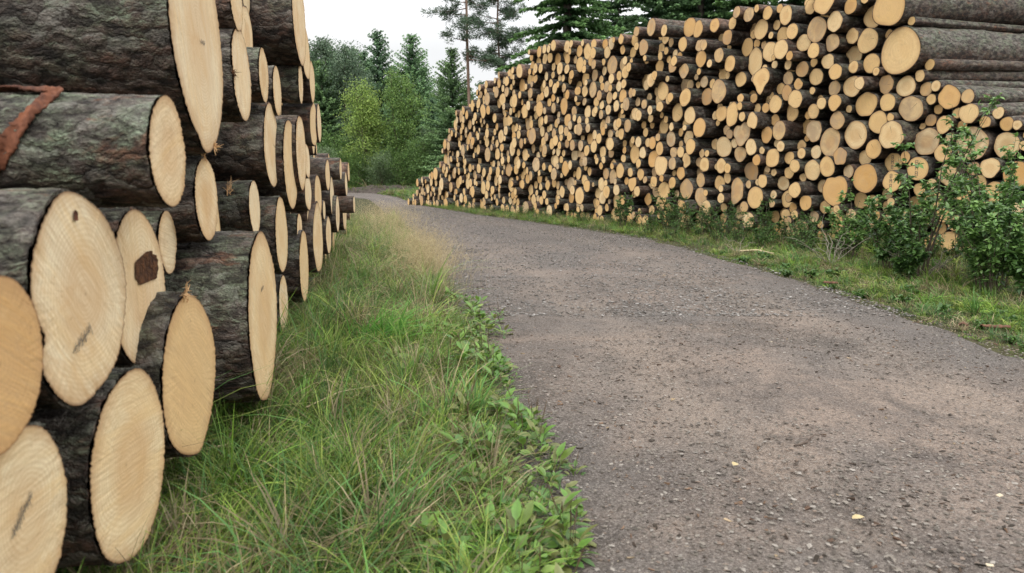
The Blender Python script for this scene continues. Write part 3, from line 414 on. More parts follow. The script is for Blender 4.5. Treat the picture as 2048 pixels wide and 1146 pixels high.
(-0.896,2.642,0.126,0),(-4.654,2.589,0.069,0),(-5.162,2.709,0.11,0),(2.72,2.689,0.129,1),(-1.887,2.651,0.111,1),(-4.33,2.309,0.062,0),(1.687,2.648,0.099,0),(3.747,2.707,0.149,0),
(2.526,2.856,0.126,0),(-2.879,2.611,0.092,0),(0.098,2.677,0.11,0),(-3.586,2.777,0.135,1),(2.23,2.926,0.178,1),(-2.613,2.381,0.062,0),(3.365,2.764,0.124,0),(-1.587,2.805,0.169,1),
(1.834,2.842,0.144,0),(1.479,2.829,0.177,1),(-6.475,2.676,0.107,0),(-2.057,2.817,0.127,0),(4.296,2.791,0.113,0),(2.169,2.623,0.079,0),(0.627,2.578,0.075,0),(-4.955,2.792,0.1,0),
(0.584,2.778,0.13,0),(-0.257,2.698,0.077,0),(-5.336,2.675,0.068,0),(-1.29,2.8,0.128,0),(-3.169,2.754,0.119,0),(1.003,2.836,0.13,0),(-0.703,2.778,0.109,1),(-0.378,2.839,0.109,0),
(-6.664,2.68,0.083,1),(-2.456,2.783,0.11,0),(-2.918,2.85,0.151,0),(-0.093,2.762,0.099,0),(0.359,2.839,0.104,0),(4.812,2.765,0.091,0),(-1.049,2.83,0.115,0),(-8.156,2.4,0.062,1),
(-3.805,2.832,0.091,1),(0.135,2.917,0.134,0),(2.036,2.722,0.088,0),(-2.676,2.808,0.095,1),(1.23,2.771,0.079,0),(-1.097,2.65,0.071,0),(-6.793,2.78,0.08,1),(-3.368,2.838,0.092,0),
(-1.843,2.846,0.089,0),(-2.259,2.77,0.08,0),(0.774,2.948,0.126,1),(-4.686,2.716,0.062,0),(3.973,2.907,0.152,0),(-4.203,2.913,0.106,0),(-7.07,2.664,0.073,0),(3.568,2.934,0.141,0),
(-2.245,2.958,0.108,0),(-1.187,3.076,0.167,0),(5.06,2.66,0.068,0),(0.505,3.043,0.148,0),(-0.566,2.942,0.105,0),(-6.934,2.773,0.062,0),(-2.449,2.992,0.1,0),(3.221,2.909,0.081,0),
(-0.182,2.965,0.123,0),(-3.199,3.052,0.181,0),(-5.104,2.886,0.076,1),(-0.848,2.96,0.124,0),(1.232,2.947,0.097,0),(-6.081,2.715,0.062,0),(4.464,2.923,0.101,0),(-4.379,3.012,0.096,1),
(-1.938,3.003,0.094,0),(4.219,3.004,0.113,0),(-3.524,3.048,0.144,1),(3.083,3.015,0.093,0),(-0.682,3.113,0.102,1),(1.072,3.044,0.089,0),(-1.755,3.001,0.088,0),(-1.405,2.966,0.074,0),
(-2.701,3.036,0.135,1),(-4.787,2.794,0.066,1),(1.674,3.028,0.102,0),(3.774,3.073,0.108,0),(-3.779,2.996,0.075,0),(-5.052,3.033,0.08,0),(-0.402,3.027,0.08,1),(1.963,3.088,0.134,0),
(-5.594,3.118,0.155,1),(-4.576,3.086,0.114,0),(-6.306,2.733,0.071,1),(3.349,3.038,0.101,0),(0.911,3.105,0.082,0),(1.391,3.179,0.184,0),(-1.558,3.108,0.135,0),(2.519,3.136,0.154,0),
(-0.007,3.102,0.099,0),(-4.217,3.116,0.097,0),(3.968,3.166,0.108,0),(-8.18,2.902,0.07,0),(-2.92,3.093,0.092,1),(-1.839,3.171,0.101,0),(-2.131,3.244,0.2,1),(-0.502,3.158,0.084,0),
(-0.876,3.189,0.107,0),(0.267,3.108,0.098,0),(-6.715,3.161,0.126,1),(-3.833,3.137,0.075,0),(-3.976,3.217,0.088,0),(2.167,3.194,0.097,0),(3.196,3.193,0.117,0),(3.508,3.18,0.112,0),
(-3.953,2.765,0.065,1),(-0.337,3.176,0.082,0),(0.76,3.148,0.075,0),(-5.827,3.134,0.078,0),(1.769,3.189,0.085,0),(-2.462,3.223,0.131,0),(-0.169,3.193,0.088,0),(-2.679,3.258,0.089,0),
(-5.148,3.173,0.083,0),(2.985,3.194,0.094,0),(-0.022,3.285,0.085,0),(-6.929,3.32,0.14,0),(-3.688,3.213,0.088,0),(1.065,3.295,0.162,0),(2.734,3.228,0.08,0),(0.624,3.267,0.106,1),
(-4.969,3.209,0.1,1),(-7.355,3.465,0.2,1),(-1.065,3.39,0.169,1),(-4.733,3.249,0.112,0),(3.691,3.245,0.082,0),(1.915,3.346,0.129,0),(-1.38,3.244,0.089,0),(-3.01,3.28,0.115,0),
(0.393,3.276,0.111,0),(-0.703,3.331,0.117,1),(0.163,3.277,0.1,0),(2.331,3.336,0.12,0),(-1.687,3.312,0.106,1),(-4.12,3.393,0.139,0),(-0.44,3.377,0.144,1),(-4.888,3.387,0.095,0),
(-5.76,3.297,0.089,0),(2.576,3.424,0.14,0),(-1.875,3.343,0.075,0),(-3.562,3.373,0.115,0),(0.817,3.299,0.086,0),(-4.322,2.794,0.062,0),(2.866,3.324,0.083,0),(3.066,3.388,0.117,0),
(-6.01,3.081,0.071,0),(-1.493,3.41,0.111,0),(-5.566,3.406,0.134,0),(-3.831,3.287,0.073,0),(-5.105,3.334,0.084,0),(1.306,3.521,0.169,1),(-0.2,3.374,0.095,0),(-6.263,3.348,0.088,0),
(1.634,3.293,0.085,0),(-2.818,3.406,0.114,0),(-3.897,3.433,0.087,0),(-1.964,3.526,0.128,1),(3.361,3.328,0.096,0),(-2.378,3.489,0.148,0),(2.129,3.39,0.09,0),(0.715,3.431,0.081,0),
(1.716,3.459,0.1,0),(-8.06,3.369,0.078,0),(-0.031,3.468,0.098,0),(4.625,2.892,0.062,0),(-7.884,3.406,0.074,0),(0.267,3.458,0.11,1),(-6.185,3.53,0.11,1),(-3.044,3.48,0.088,0),
(0.498,3.484,0.122,0),(-2.62,3.472,0.095,1),(-0.635,3.564,0.127,1),(-0.845,3.522,0.088,0),(-1.307,3.388,0.072,0),(0.88,3.462,0.087,0),(-5.358,3.528,0.107,1),(-8.576,2.991,0.062,1),
(-6.786,3.537,0.12,1),(2.381,3.534,0.084,0),(-1.684,3.537,0.118,1),(-7.077,3.481,0.079,0),(-4.34,3.631,0.184,1),(1.519,3.397,0.07,0),(-8,3.541,0.104,0),(-2.897,3.626,0.119,0),
(-0.227,3.614,0.146,0),(-5.05,3.536,0.125,1),(-1.306,3.632,0.172,0),(0.345,3.693,0.137,0),(-3.389,3.206,0.063,0),(-3.723,3.538,0.115,1),(2.789,3.464,0.077,0),(-7.782,3.558,0.109,0),
(0.701,3.656,0.144,0),(-6.205,3.197,0.062,0),(-2.68,3.659,0.101,1),(2.023,3.557,0.109,0),(-3.991,3.608,0.111,1),(-7.12,3.657,0.103,0),(-2.839,3.231,0.062,0),(1.025,3.623,0.13,0),
(1.56,3.566,0.09,0),(0.045,3.688,0.135,0),(-8.167,3.477,0.074,0),(-3.279,3.692,0.109,0),(-1.011,3.682,0.128,1),(-6.936,3.673,0.082,0),(-7.594,3.64,0.096,0),(-2.173,3.666,0.124,0),
(-1.57,3.739,0.114,1),(2.206,3.536,0.076,0),(-1.823,3.716,0.109,0),(-0.638,3.825,0.134,0),(-3.82,3.723,0.094,0),(-3.078,3.747,0.099,1),(0.538,3.875,0.129,0),(-0.805,3.693,0.079,0),
(0.889,3.805,0.097,0),(-0.131,3.833,0.093,0),(-0.45,3.672,0.085,0),(0.191,3.883,0.108,0),(1.835,3.597,0.083,0),(-4.574,3.354,0.062,0),(-6.366,3.57,0.076,0),(-2.503,3.675,0.077,0),
(-6.619,3.645,0.079,0),(-0.857,3.849,0.086,0),(-3.484,3.531,0.062,0),(-2.366,3.698,0.062,0),(-6.035,3.616,0.064,0),(-1.153,3.827,0.076,0),(-5.491,3.631,0.062,0),(-4.111,3.745,0.071,0),
(0.011,3.922,0.075,0),(-9.392,0.932,0.05,0),(3.77,2.914,0.051,0),(3.675,0.323,0.051,0),(0.744,3.885,0.069,0),(-8.721,1.644,0.052,0),(0.872,1.467,0.051,0),(-6.022,0.067,0.05,0),
(-6.396,2.819,0.054,0),(3.538,2.741,0.051,0),(-1.763,0.794,0.056,0),(-4.178,0.541,0.051,0),(-7.296,1.244,0.056,0),(4.473,0.815,0.051,0),(-5.156,1.264,0.051,0),(-2.547,1.515,0.057,0),
(-4.349,2.47,0.052,0),(1.693,3.613,0.051,0)]
LEFT = [[2.445,1.427,0.369,0.0],[1.666,1.051,0.128,0.1],[1.4,0.766,0.21,0.0],[1.03,0.73,0.137,0.02],[1.111,0.451,0.158,0.0],[1.577,0.352,0.218,0.0],[2.022,0.438,0.234,0.02],[2.761,0.464,0.325,0.1],[1.912,0.71,0.208,-0.06],[2.374,0.783,0.104,-0.12],[2.581,0.917,0.152,-0.04],[3.229,1.42,0.197,-0.02],[3.198,1.713,0.122,-0.02],[3.928,1.508,0.139,-0.04],[4.306,1.472,0.142,-0.03],[5.116,2.047,0.327,0.02],[5.214,1.622,0.134,0.0],[4.807,1.143,0.242,0.03],[4.506,1.063,0.275,0.0],[4.142,1.161,0.238,-0.05],[3.816,0.832,0.144,-0.1],[4.144,0.666,0.218,-0.02],[4.298,0.241,0.181,-0.05],[4.797,0.636,0.124,0.0],[4.787,0.409,0.246,0.02],[4.818,0.36,0.152,-0.04],[5.983,0.492,0.277,0.0],[6.992,0.435,0.181,0.0],[6.123,0.824,0.178,0.0],[6.405,1.0,0.134,0.06],[7.327,0.79,0.198,0.02],[7.425,0.611,0.181,0.06],[8.724,0.573,0.225,0.05],[5.428,1.866,0.191,0.02],[5.702,1.692,0.151,0.03],[5.786,1.381,0.17,0.02],[6.026,1.409,0.153,0.04],[5.414,1.1,0.127,0.0],[5.762,0.862,0.136,-0.04],[8.008,0.904,0.124,0.12],[7.506,1.06,0.106,0.1],[9.088,0.903,0.122,-0.05],[7.957,0.685,0.092,0.2],[5.859,0.686,0.099,-0.05],[6.849,0.679,0.093,-0.02],[9.858,1.039,0.126,0.05]]
LEFT_FILL = [[4.917,0.094,0.094],[2.238,0.137,0.137],[5.115,0.103,0.103],[6.76,0.171,0.171],[3.986,0.145,0.145],[5.397,0.193,0.193],[6.983,0.073,0.073],[5.675,0.1,0.1],[4.508,0.082,0.082],[3.706,0.135,0.135],[2.006,0.099,0.099],[7.142,0.086,0.086],[3.074,0.132,0.132],[6.167,0.13,0.13],[2.502,0.112,0.112],[1.828,0.08,0.08],[3.267,0.07,0.07],[3.44,0.177,0.133],[6.518,0.085,0.085],[7.349,0.123,0.123],[7.63,0.161,0.161],[5.887,0.113,0.113],[7.914,0.126,0.126],[8.217,0.183,0.183],[8.476,0.092,0.092],[4.748,0.076,0.076],[8.687,0.121,0.121],[8.969,0.166,0.166],[6.385,0.225,0.108],[9.221,0.096,0.096],[9.436,0.12,0.12],[9.676,0.119,0.119],[9.881,0.089,0.089],[10.069,0.099,0.099],[10.256,0.088,0.088],[10.51,0.184,0.184],[10.758,0.083,0.083],[10.997,0.172,0.172],[1.516,0.077,0.064],[11.337,0.169,0.169],[11.614,0.113,0.113],[11.862,0.137,0.137],[2.896,0.06,0.06],[12.103,0.107,0.107],[12.309,0.099,0.099],[12.507,0.099,0.099],[12.725,0.119,0.119],[12.935,0.092,0.092],[10.187,0.275,0.112],[12.879,0.282,0.106],[9.286,0.275,0.095],[12.407,0.306,0.13],[9.849,0.329,0.153],[10.766,0.353,0.122],[9.558,0.319,0.112],[12.095,0.413,0.2],[3.606,0.375,0.124],[7.187,0.247,0.081],[8.492,0.315,0.122],[11.705,0.423,0.19],[3.186,0.351,0.115],[6.556,0.397,0.134],[2.683,0.074,0.073],[12.694,0.32,0.084],[3.865,0.399,0.136],[7.957,0.414,0.166],[1.647,0.069,0.069],[5.209,0.531,0.193],[9.111,0.455,0.157],[8.309,0.466,0.115],[11.172,0.462,0.167],[5.683,0.286,0.087],[10.543,0.531,0.164],[5.581,0.472,0.125],[7.332,0.333,0.088],[4.417,0.498,0.103],[9.391,0.487,0.125],[10.074,0.468,0.111],[12.578,0.489,0.121],[3.382,0.521,0.144],[9.66,0.576,0.158],[7.675,0.447,0.118],[2.359,0.337,0.097],[10.873,0.651,0.187],[11.44,0.687,0.184],[6.615,0.667,0.141],[6.369,0.564,0.115],[12.799,0.472,0.1],[3.17,0.793,0.2],[8.182,0.68,0.133],[10.281,0.462,0.097],[3.63,0.621,0.124],[2.343,0.531,0.098],[9.421,0.746,0.135],[12.361,0.59,0.119],[8.433,0.803,0.146],[9.945,0.694,0.15],[10.276,0.723,0.165],[11.898,0.64,0.1],[5.488,0.731,0.15],[11.424,0.414,0.09],[7.794,0.613,0.086],[5.005,0.809,0.146],[10.586,0.893,0.189],[4.549,0.678,0.113],[9.02,0.696,0.096],[11.149,0.728,0.1],[12.983,0.444,0.086],[6.739,0.985,0.2],[7.033,0.706,0.094],[7.689,0.844,0.168],[3.475,0.79,0.105],[5.255,0.908,0.123],[11.721,0.735,0.101],[6.408,0.774,0.092],[9.733,0.821,0.097],[10.045,0.919,0.096],[8.251,1.045,0.157],[2.866,0.899,0.123],[8.835,0.912,0.132],[9.202,0.681,0.087],[9.322,0.99,0.128],[9.56,0.953,0.114],[11.032,0.878,0.091],[3.599,0.968,0.112],[8.586,1.073,0.165],[10.254,1.027,0.14],[6.344,0.062,0.06],[7.056,0.954,0.119],[3.371,1.057,0.132],[3.787,1.083,0.109],[10.861,0.939,0.09],[11.254,0.879,0.084],[7.309,1.079,0.092],[3.618,1.342,0.2],[5.101,0.283,0.077],[6.166,1.143,0.144],[2.935,1.194,0.173],[5.177,1.129,0.111],[5.947,1.038,0.099],[9.135,1.121,0.101],[5.7,1.107,0.117],[7.713,1.121,0.11],[5.107,1.354,0.125],[6.42,1.275,0.141],[5.359,1.348,0.127],[7.936,1.131,0.114],[4.639,1.552,0.2],[8.933,1.123,0.102],[3.678,1.737,0.2],[7.493,0.363,0.076],[6.979,1.149,0.091],[9.66,1.134,0.094],[12.072,0.694,0.082],[2.929,1.55,0.13],[4.964,1.631,0.116],[9.476,1.145,0.091],[4.138,1.731,0.167],[4.07,0.354,0.073],[6.272,1.464,0.099],[4.447,1.872,0.173],[6.675,1.293,0.114],[5.553,1.5,0.092],[3.855,0.616,0.075],[2.798,1.757,0.114],[10.051,1.132,0.089],[5.568,0.964,0.078],[4.669,2.063,0.12],[3.932,1.917,0.11],[5.567,1.255,0.083],[7.151,1.148,0.081],[7.041,0.196,0.063],[4.538,0.222,0.06],[8.768,0.287,0.065],[6.744,0.476,0.07],[6.308,0.382,0.066],[3.417,1.629,0.084],[4.727,1.845,0.106],[5.937,1.636,0.091],[3.394,1.803,0.092],[4.959,1.46,0.055],[4.708,0.789,0.053],[4.112,1.964,0.067],[1.831,0.224,0.053],[4.631,0.138,0.052],[3.006,1.78,0.082],[5.701,0.668,0.056],[5.953,1.216,0.053],[2.362,0.963,0.052],[3.128,1.06,0.062],[3.857,1.246,0.057],[3.132,0.539,0.054],[4.362,1.659,0.053],[8.446,0.596,0.054],[6.827,1.231,0.051],[5.408,1.538,0.057]]

def outline(th, seed, amp=.035, pts=None):
    r = np.random.default_rng(seed)
    m = np.ones_like(th)
    for h in (2, 3, 4, 5, 7):
        m += amp * r.normal() / h * 1.6 * np.cos(h * th + r.uniform(0, 6.28))
    if pts:                                     # hand set bulges and notches: (degrees, factor)
        a = np.array([p[0] for p in pts]) / 180 * PI; f = np.array([p[1] for p in pts])
        o = np.argsort(a); a, f = a[o], f[o]
        a = np.concatenate([a[-1:] - 2*PI, a, a[:1] + 2*PI]); f = np.concatenate([f[-1:], f, f[:1]])
        m *= np.interp(th % (2*PI), a, f)
        if len(th) > 40: m = np.convolve(np.concatenate([m[-3:], m, m[:3]]), np.ones(7)/7, 'valid')
    return m

def log_arrays(r, L, seg, zs, seed, tone, ctone, amp=.035, pts=None, bark_t=None, rings=4, rough=0., taper=.012, fringe=0, lump=0.):
    """local frame: face at z = 0 looking to +z, log running to -z"""
    g = np.random.default_rng(seed)
    th = np.arange(seg) * 2 * PI / seg
    m = outline(th, seed, amp, pts)
    bt = bark_t if bark_t else max(.006, r * .045)
    zs = np.asarray(zs, float)
    bx, by = g.normal(0, .010 if lump else .006, 2)
    rowsV = []
    for z in zs:
        rr = r * m * (1 + z * taper / r * .35)
        if lump and z < -.05:
            rr = rr * (1 + lump*np.array([noise.noise(Vector((math.cos(t_)*1.4, math.sin(t_)*1.4, z*2.2+seed))) for t_ in th]))
            kn = (seed*7.3 + z*5.9) % 6.28
            rr = rr + (.016*r/.2)*np.exp(-((th-kn)/.16)**2)*(1 if int(abs(z)*100+seed) % 3 == 0 else 0)
        rowsV.append(np.stack([rr*np.cos(th) + bx*z*z, rr*np.sin(th) + by*z*z, np.full(seg, z)], 1))
    lip = 1 - bt / r
    front = rowsV[0].copy(); front[:, :2] *= lip
    if fringe: rowsV[0][:, 2] += g.normal(0, fringe, seg)
    V = np.concatenate([front] + rowsV)
    n = len(rowsV) + 1
    i = np.arange(n-1)[:, None] * seg; j = np.arange(seg)[None]; k2 = (j+1) % seg
    F = np.stack([i+j, i+seg+j, i+seg+k2, i+k2], -1).reshape(-1, 4)
    back = V[-seg:].mean(0)
    V = np.vstack([V, back]); b0 = (n-1)*seg
    F3 = np.stack([b0+np.arange(seg), np.full(seg, n*seg), b0+(np.arange(seg)+1) % seg], 1)
    off = g.uniform(0, 60, 3)
    bark = (V, [F, F3], dict(lp=V+off, tone=np.full(len(V), tone)))
    # face
    fr = np.linspace(0, 1, rings+1)[1:]
    FV = [np.array([[0, 0, .002]])]; RR = [np.zeros(1)]
    for q in fr:
        e = np.stack([r*m*lip*q*1.012*np.cos(th), r*m*lip*q*1.012*np.sin(th), .002 + g.normal(0, rough*q*q, seg) if rough else np.full(seg, .002)], 1)
        if q == 1 and fringe:
            e[:, :2] *= (1 + np.abs(g.normal(0, fringe*2.2, seg)))[:, None]
        FV.append(e); RR.append(np.full(seg, q))
    FV = np.concatenate(FV); RR = np.concatenate(RR)
    f3 = np.stack([np.zeros(seg, int), 1+np.arange(seg), 1+(np.arange(seg)+1) % seg], 1)
    i = 1+np.arange(rings-1)[:, None]*seg
    f4 = np.stack([i+j, i+seg+j, i+seg+k2, i+k2], -1).reshape(-1, 4)
    px, py = g.normal(0, .07, 2) * r
    lpf = np.stack([FV[:, 0]-px, FV[:, 1]-py, np.full(len(FV), g.uniform(0, 1) + g.integers(0, 9))], 1)
    face = (FV, [f3, f4] if rings > 1 else [f3], dict(lp=lpf, tone=np.full(len(FV), ctone), rr=RR))
    return bark, face

def frame_matrix(pos, nx, ny, yaw, pitch, roll=0):
    n = Vector((nx, ny, 0)).normalized()
    n = Matrix.Rotation(yaw, 3, 'Z') @ n
    side = Vector((-n.y, n.x, 0)); n = (n * math.cos(pitch) + Vector((0, 0, 1)) * math.sin(pitch)).normalized()
    zx = n; yv = (Vector((0, 0, 1)) - n * n.z).normalized(); xv = yv.cross(zx)
    m = Matrix((xv, yv, zx)).transposed().to_4x4() @ Matrix.Rotation(roll, 4, 'Z'); m.translation = Vector(pos)
    return m

